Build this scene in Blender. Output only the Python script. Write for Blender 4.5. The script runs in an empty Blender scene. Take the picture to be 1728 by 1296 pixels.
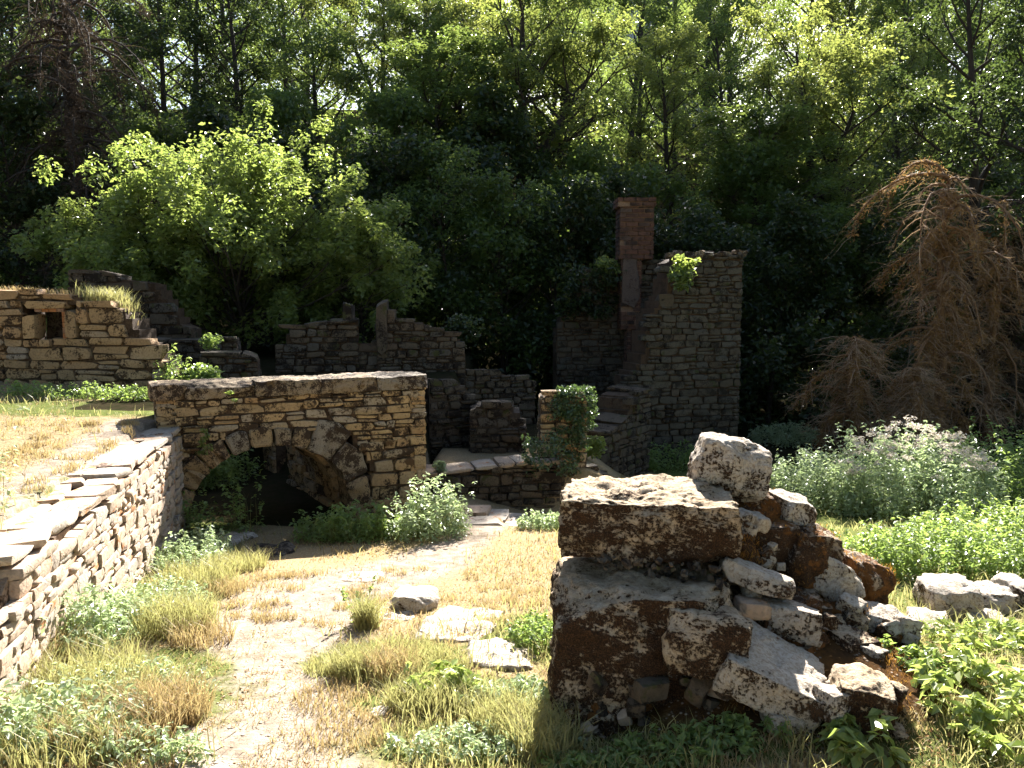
import bpy, bmesh, math, random
import numpy as np
from mathutils import Vector, Matrix, noise, Euler

scene = bpy.context.scene
COL = scene.collection
R = math.radians

# ------------------------------------------------------------------ camera
FPX, CX, CY, HORIZON, EYE = 1350.0, 864.0, 648.0, 520.0, 1.65
TILT = math.atan((CY - HORIZON) / FPX)
cam_data = bpy.data.cameras.new('camera')
cam_data.sensor_width = 36.0
cam_data.lens = 36.0 * FPX / 1728.0
cam_data.clip_start = 0.05
cam_data.clip_end = 1000.0
cam = bpy.data.objects.new('camera', cam_data)
cam.location = (0, 0, EYE)
cam.rotation_euler = (math.pi / 2 - TILT, 0, 0)
COL.objects.link(cam)
scene.camera = cam

# ------------------------------------------------------------------ sky, sun, exposure
SUN_EL, SUN_AZ = 35.0, 11.0            # azimuth to the right of the view axis (+Y)
world = bpy.data.worlds.new('World')
scene.world = world
world.use_nodes = True
wn = world.node_tree
sky = wn.nodes.new('ShaderNodeTexSky')
sky.sky_type = 'NISHITA'
sky.sun_disc = False
sky.sun_elevation = R(SUN_EL)
sky.sun_rotation = R(SUN_AZ)
sky.altitude = 200
sky.air_density = 1.0
sky.dust_density = 1.5
bg = wn.nodes['Background']
wn.links.new(sky.outputs[0], bg.inputs[0])
bg.inputs[1].default_value = 0.05

sun_data = bpy.data.lights.new('sun', 'SUN')
sun_data.energy = 5.0
sun_data.angle = R(0.55)
sun_data.color = (1.0, 0.96, 0.90)
sun = bpy.data.objects.new('sun', sun_data)
sd = Vector((math.sin(R(SUN_AZ)) * math.cos(R(SUN_EL)), math.cos(R(SUN_AZ)) * math.cos(R(SUN_EL)), math.sin(R(SUN_EL))))
sun.rotation_euler = (-sd).to_track_quat('-Z', 'Y').to_euler()
sun.location = sd * 60
COL.objects.link(sun)

vs = scene.view_settings
vs.view_transform = 'Standard'
vs.look = 'None'
vs.exposure = 2.45
vs.gamma = 1.0
vs.use_curve_mapping = False
scene.cycles.max_bounces = 4
scene.cycles.adaptive_threshold = 0.025
scene.cycles.diffuse_bounces = 3
scene.cycles.transmission_bounces = 3
scene.cycles.sample_clamp_indirect = 6.0
scene.cycles.use_denoising = True

rng = np.random.default_rng(11)
random.seed(5)


# ------------------------------------------------------------------ pixel to place
def at(px, py, y):
    """world point on the ray of a photo pixel at the distance y along the view axis"""
    dx, dv = (px - CX) / FPX, (CY - py) / FPX
    d = (dx, math.cos(TILT) + dv * math.sin(TILT), -math.sin(TILT) + dv * math.cos(TILT))
    s = y / d[1]
    return Vector((d[0] * s, y, EYE + d[2] * s))


def sm(a, b, x):
    t = np.clip((x - a) / (b - a), 0, 1)
    return t * t * (3 - 2 * t)


_perm = np.random.default_rng(3).random((256, 256))


def vnoise(x, y):
    x = np.asarray(x, float); y = np.asarray(y, float)
    xi, yi = np.floor(x).astype(int), np.floor(y).astype(int)
    fx, fy = x - xi, y - yi
    fx, fy = fx * fx * (3 - 2 * fx), fy * fy * (3 - 2 * fy)
    g = lambda i, j: _perm[i % 256, j % 256]
    return (g(xi, yi) * (1 - fx) * (1 - fy) + g(xi + 1, yi) * fx * (1 - fy)
            + g(xi, yi + 1) * (1 - fx) * fy + g(xi + 1, yi + 1) * fx * fy)


def fnoise(x, y, o=4):
    s, a, t = 0, 1.0, 0
    for k in range(o):
        s = s + a * vnoise(x * 2 ** k + 17 * k, y * 2 ** k + 5 * k); t += a; a *= 0.5
    return s / t


# lines of the plan -------------------------------------------------
def retaining_x(y):
    return -2.53 - 0.234 * (y - 4.15)


ARCH_A = np.array([-3.77, 8.40])
ARCH_D = np.array([0.898, 0.440])
ARCH_N = np.array([0.440, -0.898])
ARCH_L = 3.03
PASS_D = np.array([-0.552, 0.834])
JAMB = ARCH_A + ARCH_D * 2.053


def height(x, y):
    x = np.asarray(x, float); y = np.asarray(y, float)
    low = -0.09 * np.clip(y, 0, 9.5)
    low = low - 0.42 * sm(-0.9, 0.7, x) * sm(8.2, 11.5, y) - 0.15 * sm(11, 17, y) * sm(0, 3, x)
    z = low
    # courtyard floor behind the front wall
    z = z + (-0.56 - z) * sm(10.75, 11.05, y) * sm(-1.3, -1.1, x) * (1 - sm(0.9, 2.2, x)) * (1 - sm(15, 18, y))
    z = z - 0.10 * np.exp(-0.5 * (((x + 2.4) / 0.9) ** 2 + ((y - 8.4) / 0.8) ** 2))
    # rubble mound in front, right
    dx, dy = (x - 1.22) / 0.58, (y - 4.15) / np.where(y < 4.15, 0.62, 0.55)
    z = z + 0.46 * np.exp(-0.5 * (dx * dx + dy * dy)) * sm(0.3, 0.8, x)
    z = z + 0.12 * np.exp(-0.5 * (((x - 2.1) / 0.5) ** 2 + ((y - 3.6) / 0.7) ** 2))
    # terrace, left
    ter = 0.40 + 0.035 * np.clip(-x - 3.0, 0, 6) + 0.02 * np.clip(y - 8, 0, 8)
    bx = np.where(y < 8.5, retaining_x(y) - 0.22, np.maximum(-3.62 - 0.45 * (y - 8.5), -4.6))
    t1 = sm(0.0, 0.16, bx - x)
    # earth fill behind the arch, right of the passage, and the platform of the ruins
    rel_x, rel_y = x - JAMB[0], y - JAMB[1]
    right_of = rel_x * PASS_D[1] - rel_y * PASS_D[0]          # > 0 right of the passage wall
    behind = -(((x - ARCH_A[0]) * ARCH_N[0]) + ((y - ARCH_A[1]) * ARCH_N[1]))
    t2 = sm(0.22, 0.4, right_of) * sm(0.35, 0.5, behind) * (1 - sm(-1.42, -1.28, x)) * (1 - sm(1.6, 1.9, behind) * (1 - sm(3.0, 3.2, behind)) * (1 - sm(0.9, 1.1, right_of)))
    t3 = sm(13.0, 13.4, y) * (1 - sm(-1.0, -0.72, x))
    t = np.maximum(np.maximum(t1, t2), t3)
    z = z + (ter - z) * t
    # wood and hill behind
    hill = sm(23, 34, y) * (y - 23) * 0.36 * (1 - 0.3 * sm(60, 160, y))
    z = z + hill + 0.10 * sm(16, 24, y) * (fnoise(x * 0.4, y * 0.4) - 0.5) * 4
    z = z + 0.05 * (fnoise(x * 0.9 + 9, y * 0.9) - 0.5) + 0.03 * (fnoise(x * 4, y * 4, 3) - 0.5)
    return z


def hz(x, y):
    return float(height(x, y))


_gy = np.concatenate([np.arange(2.2, 20, 0.03), np.arange(20, 80, 0.25)])


def on_ground(px, py):
    q = at(px, py, 1.0)
    z = EYE + (q.z - EYE) * _gy
    hit = np.flatnonzero(z <= height(q.x * _gy, _gy))
    y = float(_gy[hit[0]]) if len(hit) else 40.0
    x = q.x * y
    return Vector((x, y, hz(x, y)))


# ------------------------------------------------------------------ object helpers
def tag(o, label=None, cat=None, group=None, kind=None):
    if label: o['label'] = label
    if cat: o['category'] = cat
    if group: o['group'] = group
    if kind: o['kind'] = kind
    return o


def empty(name, loc, label=None, cat=None, group=None):
    o = bpy.data.objects.new(name, None)
    o.empty_display_size = 0.2
    o.location = loc
    COL.objects.link(o)
    return tag(o, label, cat, group)


def mesh_np(name, V, F, mat=None, smooth=False, tint=None):
    V = np.asarray(V, np.float32); F = np.asarray(F, np.int32)
    me = bpy.data.meshes.new(name)
    k = F.shape[1]
    me.vertices.add(len(V)); me.vertices.foreach_set('co', V.ravel())
    me.loops.add(F.size); me.loops.foreach_set('vertex_index', F.ravel())
    me.polygons.add(len(F))
    me.polygons.foreach_set('loop_start', np.arange(0, F.size, k, dtype=np.int32))
    me.polygons.foreach_set('loop_total', np.full(len(F), k, np.int32))
    me.polygons.foreach_set('use_smooth', np.full(len(F), smooth, bool))
    if tint is not None:
        a = me.attributes.new('tint', 'FLOAT', 'POINT')
        a.data.foreach_set('value', np.asarray(tint, np.float32))
    me.update(calc_edges=True)
    if mat: me.materials.append(mat)
    return me


def add(name, me, parent=None, loc=(0, 0, 0)):
    o = bpy.data.objects.new(name, me)
    o.location = loc
    COL.objects.link(o)
    if parent is not None: o.parent = parent
    return o


# ------------------------------------------------------------------ materials
class NT:
    def __init__(self, name):
        self.m = bpy.data.materials.new(name); self.m.use_nodes = True
        self.t = self.m.node_tree; self.b = self.t.nodes['Principled BSDF']
        self.out = self.t.nodes['Material Output']

    def n(self, kind, **kw):
        nd = self.t.nodes.new('ShaderNode' + kind)
        for k, v in kw.items():
            if k[0] == 'i' and k[1:].isdigit(): self.set(nd.inputs[int(k[1:])], v)
            elif k in nd.inputs: self.set(nd.inputs[k], v)
            else: setattr(nd, k, v)
        return nd

    def set(self, sock, v):
        if hasattr(v, 'is_output') or isinstance(v, bpy.types.NodeSocket): self.t.links.new(v, sock)
        else: sock.default_value = v

    def math(self, op, a, b=0.0, clamp=False):
        nd = self.n('Math', operation=op, use_clamp=clamp); self.set(nd.inputs[0], a); self.set(nd.inputs[1], b)
        return nd.outputs[0]

    def mix(self, f, a, b):
        nd = self.n('Mix', data_type='RGBA')
        self.set(nd.inputs[0], f); self.set(nd.inputs[6], a); self.set(nd.inputs[7], b)
        return nd.outputs[2]

    def noise(self, vec, scale, detail=5, rough=0.55):
        nd = self.n('TexNoise'); self.set(nd.inputs['Vector'], vec)
        nd.inputs['Scale'].default_value = scale; nd.inputs['Detail'].default_value = detail; nd.inputs['Roughness'].default_value = rough
        return nd.outputs['Fac']

    def ramp(self, v, lo, hi):
        nd = self.n('MapRange'); self.set(nd.inputs[0], v); nd.inputs[1].default_value = lo; nd.inputs[2].default_value = hi
        nd.interpolation_type = 'SMOOTHSTEP'
        return nd.outputs[0]

    def pos(self, shift=True):
        g = self.n('NewGeometry')
        if not shift: return g.outputs['Position']
        oi = self.n('ObjectInfo')
        v = self.n('VectorMath', operation='SCALE'); v.inputs[0].default_value = (13.1, 7.7, 5.3)
        self.t.links.new(oi.outputs['Random'], v.inputs['Scale'])
        a = self.n('VectorMath', operation='ADD')
        self.t.links.new(g.outputs['Position'], a.inputs[0]); self.t.links.new(v.outputs[0], a.inputs[1])
        self.rand = oi.outputs['Random']
        return a.outputs[0]

    def bump(self, h, strength, dist):
        nd = self.n('Bump'); nd.inputs['Strength'].default_value = strength; nd.inputs['Distance'].default_value = dist
        self.set(nd.inputs['Height'], h); self.t.links.new(nd.outputs[0], self.b.inputs['Normal'])


def c4(c): return (c[0], c[1], c[2], 1)


def mat_stone(name, ca, cb, stain=(0.045, 0.028, 0.016), amt=0.5, moss=None, moss_amt=0.0, bump=0.6, dist=0.02, fs=1.0):
    t = NT(name)
    p = t.pos()
    big, mid, fine = t.noise(p, 1.7 * fs, 3), t.noise(p, 7 * fs, 6, 0.62), t.noise(p, 38 * fs, 6, 0.7)
    f = t.math('ADD', t.math('MULTIPLY', t.rand, 0.6), t.math('MULTIPLY', t.ramp(mid, 0.3, 0.7), 0.4))
    col = t.mix(f, c4(ca), c4(cb))
    fr = t.math('FRACT', t.math('MULTIPLY', t.rand, 9.7))
    lum = (ca[0] + ca[1] + ca[2]) / 3
    col = t.mix(t.math('MULTIPLY', t.ramp(fr, 0.55, 0.95), 0.65), col, c4((lum * 0.86, lum * 0.8, lum * 0.7)))
    col = t.mix(t.math('MULTIPLY', t.ramp(fr, 0.35, 0.05), 0.35), col, c4((ca[0] * 0.8, ca[1] * 0.6, ca[2] * 0.5)))
    col = t.mix(t.math('MULTIPLY', t.ramp(fine, 0.38, 0.68), 0.7), col, c4([c * 0.45 for c in ca]))
    v = t.math('ADD', t.math('ADD', t.math('MULTIPLY', big, 0.34), t.math('MULTIPLY', mid, 0.34)), t.math('MULTIPLY', fine, 0.32))
    lo = 0.61 - 0.22 * amt
    st = t.ramp(v, lo, lo + 0.06)
    col = t.mix(st, col, c4(stain))
    if moss:
        m2 = t.noise(p, 4.3 * fs, 6, 0.7)
        col = t.mix(t.ramp(m2, 0.64 - 0.22 * moss_amt, 0.70 - 0.2 * moss_amt), col, c4(moss))
    t.set(t.b.inputs['Base Color'], col)
    t.b.inputs['Roughness'].default_value = 0.93
    t.b.inputs['Specular IOR Level'].default_value = 0.25
    cr = t.n('TexVoronoi', feature='DISTANCE_TO_EDGE'); t.set(cr.inputs['Vector'], p); cr.inputs['Scale'].default_value = 9 * fs
    h = t.math('ADD', t.math('ADD', mid, t.math('MULTIPLY', fine, 0.55)), t.math('MULTIPLY', t.ramp(cr.outputs['Distance'], 0, 0.06), 0.12))
    t.bump(h, bump, dist)
    return t.m


def mat_rock(name, ca, cb, stain, amt, moss=None, moss_amt=0.3):
    """pale limestone with crusty brown black lichen patches"""
    t = NT(name)
    p = t.pos()
    big, mid, fine, xf = t.noise(p, 2.6, 3), t.noise(p, 11, 7, 0.68), t.noise(p, 60, 6, 0.7), t.noise(p, 150, 4, 0.6)
    col = t.mix(t.ramp(mid, 0.3, 0.7), c4(ca), c4(cb))
    v = t.math('ADD', t.math('ADD', t.math('MULTIPLY', big, 0.28), t.math('MULTIPLY', mid, 0.36)), t.math('MULTIPLY', fine, 0.36))
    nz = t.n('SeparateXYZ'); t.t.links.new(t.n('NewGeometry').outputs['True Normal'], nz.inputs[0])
    v = t.math('SUBTRACT', v, t.math('MULTIPLY', t.ramp(nz.outputs['Z'], 0.3, 0.9), 0.075))      # upward faces carry less crust
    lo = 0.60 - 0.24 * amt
    sv = t.ramp(v, lo, lo + 0.05)
    col2 = t.mix(t.ramp(xf, 0.4, 0.65), c4(stain), c4((0.10, 0.052, 0.025)))
    col = t.mix(t.math('MULTIPLY', t.ramp(fine, 0.45, 0.62), 0.5), col, c4((0.20, 0.13, 0.075)))
    col = t.mix(sv, col, col2)
    if moss:
        m2 = t.noise(p, 5.3, 6, 0.72)
        col = t.mix(t.ramp(m2, 0.66 - 0.22 * moss_amt, 0.71 - 0.2 * moss_amt), col, t.mix(xf, c4(moss), c4([c * 0.45 for c in moss])))
    t.set(t.b.inputs['Base Color'], col)
    t.b.inputs['Roughness'].default_value = 0.95
    t.b.inputs['Specular IOR Level'].default_value = 0.2
    h = t.math('ADD', t.math('ADD', mid, t.math('MULTIPLY', fine, 0.5)), t.math('MULTIPLY', sv, 0.25))
    t.bump(h, 1.0, 0.035)
    return t.m


def mat_leaf(name, ca, cb, trans, tf=0.45, rough=0.42, spec=0.5):
    t = NT(name)
    at_ = t.n('Attribute', attribute_name='tint')
    oi = t.n('ObjectInfo')
    f = t.math('ADD', t.math('MULTIPLY', at_.outputs['Fac'], 0.7), t.math('MULTIPLY', oi.outputs['Random'], 0.3))
    col = t.mix(f, c4(ca), c4(cb))
    t.set(t.b.inputs['Base Color'], col)
    t.b.inputs['Roughness'].default_value = rough
    t.b.inputs['Specular IOR Level'].default_value = spec
    tr = t.n('BsdfTranslucent')
    t.set(tr.inputs['Color'], t.mix(f, c4(trans), c4([trans[0] * 0.75, trans[1] * 0.9, trans[2] * 0.8])))
    mx = t.n('MixShader'); mx.inputs[0].default_value = tf
    t.t.links.new(t.b.outputs[0], mx.inputs[1]); t.t.links.new(tr.outputs[0], mx.inputs[2])
    t.t.links.new(mx.outputs[0], t.out.inputs[0])
    return t.m


def mat_bark(name, ca, cb):
    t = NT(name)
    p = t.pos()
    s = t.n('VectorMath', operation='MULTIPLY'); t.set(s.inputs[0], p); s.inputs[1].default_value = (1, 1, 0.25)
    a = t.noise(s.outputs[0], 14, 6, 0.7)
    t.set(t.b.inputs['Base Color'], t.mix(t.ramp(a, 0.3, 0.7), c4(ca), c4(cb)))
    t.b.inputs['Roughness'].default_value = 0.95
    t.bump(a, 0.8, 0.03)
    return t.m


M = {}
M['buff'] = mat_stone('buff_limestone', (0.47, 0.32, 0.17), (0.29, 0.195, 0.105), amt=0.45, moss=(0.10, 0.055, 0.022), moss_amt=0.25)
M['arch'] = mat_stone('arch_limestone', (0.48, 0.335, 0.175), (0.26, 0.175, 0.09), amt=0.52, moss=(0.09, 0.05, 0.022), moss_amt=0.2)
M['vouss'] = mat_stone('voussoir_limestone', (0.38, 0.275, 0.155), (0.25, 0.17, 0.095), amt=0.62, fs=1.9)
M['crust'] = mat_stone('mossy_coping', (0.34, 0.26, 0.17), (0.22, 0.16, 0.10), stain=(0.035, 0.022, 0.014), amt=0.62, moss=(0.12, 0.075, 0.035), moss_amt=0.3, bump=1.0, fs=2)
M['pale'] = mat_stone('bleached_limestone', (0.50, 0.40, 0.30), (0.38, 0.275, 0.19), stain=(0.10, 0.06, 0.04), amt=0.25, moss=(0.34, 0.15, 0.05), moss_amt=0.25)
M['grey'] = mat_stone('grey_shaded_tower_stone', (0.125, 0.105, 0.075), (0.06, 0.05, 0.036), stain=(0.02, 0.016, 0.011), amt=0.50, moss=(0.05, 0.055, 0.02), moss_amt=0.25)  # lowered albedo stands in for the shade on the tower
M['dark'] = mat_stone('weathered_shaded_ruin_stone', (0.15, 0.115, 0.078), (0.07, 0.054, 0.038), stain=(0.02, 0.014, 0.01), amt=0.55, moss=(0.06, 0.06, 0.02), moss_amt=0.3)  # weathered stone, its colour and stain darkened further to carry the ruins' shade
M['mortar'] = mat_stone('earthy_mortar', (0.12, 0.08, 0.05), (0.06, 0.04, 0.026), amt=0.5, bump=1.0)
M['mortar_pale'] = mat_stone('sandy_mortar', (0.30, 0.20, 0.13), (0.20, 0.12, 0.075), amt=0.4, bump=1.0)
M['brick'] = mat_stone('red_brick', (0.15, 0.078, 0.052), (0.065, 0.038, 0.03), stain=(0.03, 0.02, 0.016), amt=0.5, bump=0.5)
M['plaster'] = mat_stone('stained_plaster', (0.15, 0.10, 0.075), (0.10, 0.062, 0.045), stain=(0.04, 0.022, 0.017), amt=0.55, bump=0.6)
M['brickorange'] = mat_stone('orange_brick', (0.42, 0.19, 0.08), (0.32, 0.14, 0.06), amt=0.25)
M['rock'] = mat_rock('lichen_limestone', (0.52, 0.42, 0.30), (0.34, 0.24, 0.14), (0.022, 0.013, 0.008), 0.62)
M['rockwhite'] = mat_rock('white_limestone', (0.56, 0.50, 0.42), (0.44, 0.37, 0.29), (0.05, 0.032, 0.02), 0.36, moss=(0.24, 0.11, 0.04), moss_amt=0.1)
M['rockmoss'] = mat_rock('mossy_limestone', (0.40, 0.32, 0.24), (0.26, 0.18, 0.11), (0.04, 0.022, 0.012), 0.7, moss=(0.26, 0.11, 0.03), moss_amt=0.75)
M['cliff'] = mat_stone('far_cliff', (0.42, 0.42, 0.45), (0.32, 0.32, 0.36), stain=(0.16, 0.16, 0.18), amt=0.3, fs=0.05)
M['bark'] = mat_bark('dark_bark', (0.055, 0.04, 0.028), (0.02, 0.015, 0.011))
M['deadbark'] = mat_bark('dead_branch_bark', (0.24, 0.13, 0.055), (0.12, 0.06, 0.028))
M['leaf'] = mat_leaf('broad_leaf', (0.035, 0.068, 0.018), (0.065, 0.098, 0.026), (0.27, 0.33, 0.07), 0.45, 0.36)
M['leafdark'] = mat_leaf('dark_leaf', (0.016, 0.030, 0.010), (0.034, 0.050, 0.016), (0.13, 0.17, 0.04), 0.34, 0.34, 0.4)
M['leafyellow'] = mat_leaf('yellow_green_leaf', (0.055, 0.085, 0.022), (0.10, 0.12, 0.034), (0.36, 0.38, 0.085), 0.48, 0.36)
M['leafhazel'] = mat_leaf('hazel_leaf', (0.07, 0.115, 0.03), (0.17, 0.20, 0.065), (0.40, 0.45, 0.10), 0.48, 0.36)
M['leafweed'] = mat_leaf('weed_leaf', (0.11, 0.18, 0.05), (0.20, 0.25, 0.09), (0.42, 0.52, 0.12), 0.45, 0.36)
M['leafpale'] = mat_leaf('silvery_weed_leaf', (0.24, 0.30, 0.16), (0.38, 0.42, 0.29), (0.52, 0.60, 0.28), 0.45, 0.35)
M['leafbig'] = mat_leaf('glossy_broad_leaf', (0.15, 0.22, 0.06), (0.32, 0.35, 0.11), (0.46, 0.52, 0.12), 0.4, 0.33, 0.6)
M['ivy'] = mat_leaf('ivy_leaf', (0.03, 0.07, 0.02), (0.08, 0.11, 0.05), (0.15, 0.22, 0.05), 0.25, 0.3, 0.7)
M['drygrass'] = mat_leaf('dry_grass', (0.30, 0.20, 0.09), (0.46, 0.36, 0.21), (0.48, 0.35, 0.16), 0.35, 0.6, 0.25)
M['greengrass'] = mat_leaf('green_grass', (0.20, 0.205, 0.07), (0.44, 0.36, 0.175), (0.46, 0.41, 0.16), 0.4, 0.5, 0.35)
M['moss'] = mat_leaf('brown_moss', (0.16, 0.07, 0.02), (0.36, 0.18, 0.04), (0.45, 0.22, 0.04), 0.35, 0.8, 0.1)
M['deadtwig'] = mat_leaf('dead_conifer_twig', (0.17, 0.095, 0.048), (0.40, 0.225, 0.09), (0.38, 0.21, 0.08), 0.35, 0.8, 0.1)
M['deadtwigdark'] = mat_leaf('grey_dead_twig', (0.05, 0.036, 0.027), (0.10, 0.072, 0.052), (0.09, 0.06, 0.04), 0.2, 0.8, 0.1)
M['deadtwigpale'] = mat_leaf('bleached_dead_twig', (0.30, 0.20, 0.13), (0.42, 0.30, 0.20), (0.4, 0.26, 0.15), 0.3, 0.8, 0.1)
M['flower'] = mat_leaf('pink_flower', (0.72, 0.62, 0.54), (0.78, 0.70, 0.62), (0.6, 0.5, 0.42), 0.35, 0.7, 0.2)
M['stem'] = mat_leaf('green_stem', (0.14, 0.17, 0.05), (0.22, 0.2, 0.08), (0.2, 0.25, 0.06), 0.2, 0.6, 0.2)


def mat_ground():
    t = NT('ground_soil')
    p = t.pos(False)
    A = lambda n: t.n('Attribute', attribute_name=n).outputs['Fac']
    big, mid, fine = t.noise(p, 1.1, 4), t.noise(p, 9, 6, 0.65), t.noise(p, 55, 6, 0.7)
    dirt = t.mix(t.ramp(mid, 0.3, 0.7), c4((0.34, 0.285, 0.225)), c4((0.20, 0.155, 0.115)))
    dry = t.mix(t.ramp(fine, 0.3, 0.7), c4((0.33, 0.255, 0.155)), c4((0.20, 0.145, 0.075)))
    green = t.mix(t.ramp(fine, 0.3, 0.7), c4((0.13, 0.15, 0.045)), c4((0.07, 0.08, 0.025)))
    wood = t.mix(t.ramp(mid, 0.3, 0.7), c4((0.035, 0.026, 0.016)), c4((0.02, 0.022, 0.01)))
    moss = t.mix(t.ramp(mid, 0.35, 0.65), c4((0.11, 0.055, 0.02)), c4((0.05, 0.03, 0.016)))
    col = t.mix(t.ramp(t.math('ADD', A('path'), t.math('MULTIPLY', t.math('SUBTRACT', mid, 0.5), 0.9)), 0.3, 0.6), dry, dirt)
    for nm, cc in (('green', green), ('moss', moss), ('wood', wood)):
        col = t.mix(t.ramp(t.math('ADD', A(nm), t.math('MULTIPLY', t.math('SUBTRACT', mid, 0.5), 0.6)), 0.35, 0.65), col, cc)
    vo = t.n('TexVoronoi'); t.set(vo.inputs['Vector'], p); vo.inputs['Scale'].default_value = 38
    peb = t.math('MULTIPLY', t.math('MULTIPLY', t.ramp(vo.outputs['Distance'], 0.35, 0.15), t.ramp(t.noise(p, 6, 3), 0.48, 0.6)), t.math('SUBTRACT', 1.0, A('wood'), True))
    col = t.mix(t.math('MULTIPLY', peb, 0.6), col, c4((0.45, 0.39, 0.32)))
    t.set(t.b.inputs['Base Color'], col)
    t.b.inputs['Roughness'].default_value = 0.97
    t.b.inputs['Specular IOR Level'].default_value = 0.0
    t.bump(t.math('ADD', t.math('ADD', mid, t.math('MULTIPLY', fine, 0.5)), t.math('MULTIPLY', peb, 0.5)), 0.7, 0.03)
    return t.m


M['ground'] = mat_ground()


# ------------------------------------------------------------------ the ground
PATH = [(-1.0, 2.4, 0.52), (-1.12, 3.4, 0.48), (-1.35, 4.4, 0.45), (-1.55, 5.3, 0.55), (-1.45, 6.2, 0.65), (-0.9, 6.9, 0.5), (-0.5, 8.0, 0.3), (-0.25, 9.4, 0.3)]


def path_mask(x, y):
    m = np.zeros_like(x)
    for a, b in zip(PATH[:-1], PATH[1:]):
        for k in range(6):
            f = k / 6
            cx_, cy_, w = [a[i] + (b[i] - a[i]) * f for i in range(3)]
            m = np.maximum(m, np.exp(-0.5 * (((x - cx_) / w) ** 2 + ((y - cy_) / 0.25) ** 2) * 1.6))
    d = retaining_x(y) - x
    m = np.maximum(m, 0.8 * sm(0.1, 0.3, d) * (1 - sm(0.55, 1.0, d)) * (y < 8.6))
    return m


GREEN = [  # px, py, radius x, radius y (metres): where green growth covers the ground
    (250, 1010, 0.45, 0.9), (330, 930, 0.35, 0.5), (80, 1180, 0.8, 0.5), (250, 1130, 0.4, 0.3), (660, 1110, 0.42, 0.3),
    (780, 1180, 0.5, 0.25), (860, 1250, 0.6, 0.25), (890, 1080, 0.3, 0.4), (620, 900, 0.7, 0.4), (740, 890, 0.3, 0.3),
    (1560, 930, 2.0, 0.8), (1450, 850, 2.2, 1.6), (1650, 960, 1.6, 0.7), (1650, 1180, 0.7, 0.6), (910, 890, 0.3, 0.2), (1700, 850, 2.5, 2.0),
    (100, 690, 1.6, 0.5), (370, 880, 0.4, 0.4), (1100, 1280, 0.8, 0.15)]
GREEN_W = [(on_ground(a, b), rx, ry) for a, b, rx, ry in GREEN]


def green_mask(x, y):
    m = np.zeros_like(x)
    for g, rx, ry in GREEN_W:
        m = np.maximum(m, np.exp(-0.5 * (((x - g.x) / rx) ** 2 + ((y - g.y) / ry) ** 2)))
    m = np.maximum(m, sm(2.0, 3.0, x) * (0.45 + 0.3 * sm(5, 6, y)))
    return m


xs = np.concatenate([np.linspace(-260, -30, 16), np.linspace(-28, -9.2, 30), np.arange(-9, 9.01, 0.085), np.linspace(9.3, 28, 30), np.linspace(30, 260, 16)])
ys = np.concatenate([np.linspace(-60, 0, 12), np.linspace(0.4, 1.9, 6), np.arange(2.0, 18, 0.085), np.linspace(18.3, 40, 60), np.linspace(42, 260, 30)])
gx, gy = np.meshgrid(xs, ys)
gz = height(gx, gy)
nx, ny = len(xs), len(ys)
idx = np.arange(nx * ny).reshape(ny, nx)
GF = np.stack([idx[:-1, :-1], idx[:-1, 1:], idx[1:, 1:], idx[1:, :-1]], -1).reshape(-1, 4)
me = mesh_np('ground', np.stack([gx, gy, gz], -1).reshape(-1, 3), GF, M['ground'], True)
fx, fy = gx.ravel(), gy.ravel()
rubble_d = np.exp(-0.5 * (((fx - 1.3) / 0.75) ** 2 + ((fy - 4.0) / 0.6) ** 2)) * sm(0.1, 0.5, fx)
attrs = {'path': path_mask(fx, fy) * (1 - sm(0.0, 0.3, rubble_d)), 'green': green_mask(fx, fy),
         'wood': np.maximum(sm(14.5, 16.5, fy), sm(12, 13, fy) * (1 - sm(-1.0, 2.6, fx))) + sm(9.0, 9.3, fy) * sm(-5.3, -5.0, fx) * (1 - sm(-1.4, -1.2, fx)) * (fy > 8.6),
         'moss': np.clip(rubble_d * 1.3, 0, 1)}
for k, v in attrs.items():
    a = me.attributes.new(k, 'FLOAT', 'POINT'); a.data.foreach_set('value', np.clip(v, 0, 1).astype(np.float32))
tag(add('ground', me), kind='structure')


# ------------------------------------------------------------------ stones and masonry
def stone_lib(mat, n=12, rough=1.0, seed=0):
    r = random.Random(seed)
    lib = []
    for i in range(n):
        bm = bmesh.new()
        bmesh.ops.create_cube(bm, size=1.0)
        bmesh.ops.subdivide_edges(bm, edges=bm.edges[:], cuts=1, use_grid_fill=True)
        sx, sz = r.uniform(-0.10, 0.10) * rough, r.uniform(-0.12, 0.12) * rough
        for v in bm.verts:
            k = sum(abs(c) > 0.3 for c in v.co)
            pull = {3: r.uniform(0.04, 0.15), 2: r.uniform(0.0, 0.06), 1: r.uniform(-0.05, 0.02)}.get(k, 0) * rough
            x, y, z = v.co
            v.co = Vector((x * (1 - pull) + sx * z * (1 if x > 0 else 0.4), y * (1 - pull * 0.7), z * (1 - pull) + sz * x * (1 if z > 0 else 0)))
            v.co += Vector([r.uniform(-0.03, 0.03) * rough for _ in range(3)])
        me = bpy.data.meshes.new('stone'); bm.to_mesh(me); bm.free()
        me.polygons.foreach_set('use_smooth', [True] * len(me.polygons))
        me.set_sharp_from_angle(angle=R(42))
        me.materials.append(mat)
        lib.append(me)
    return lib


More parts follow.
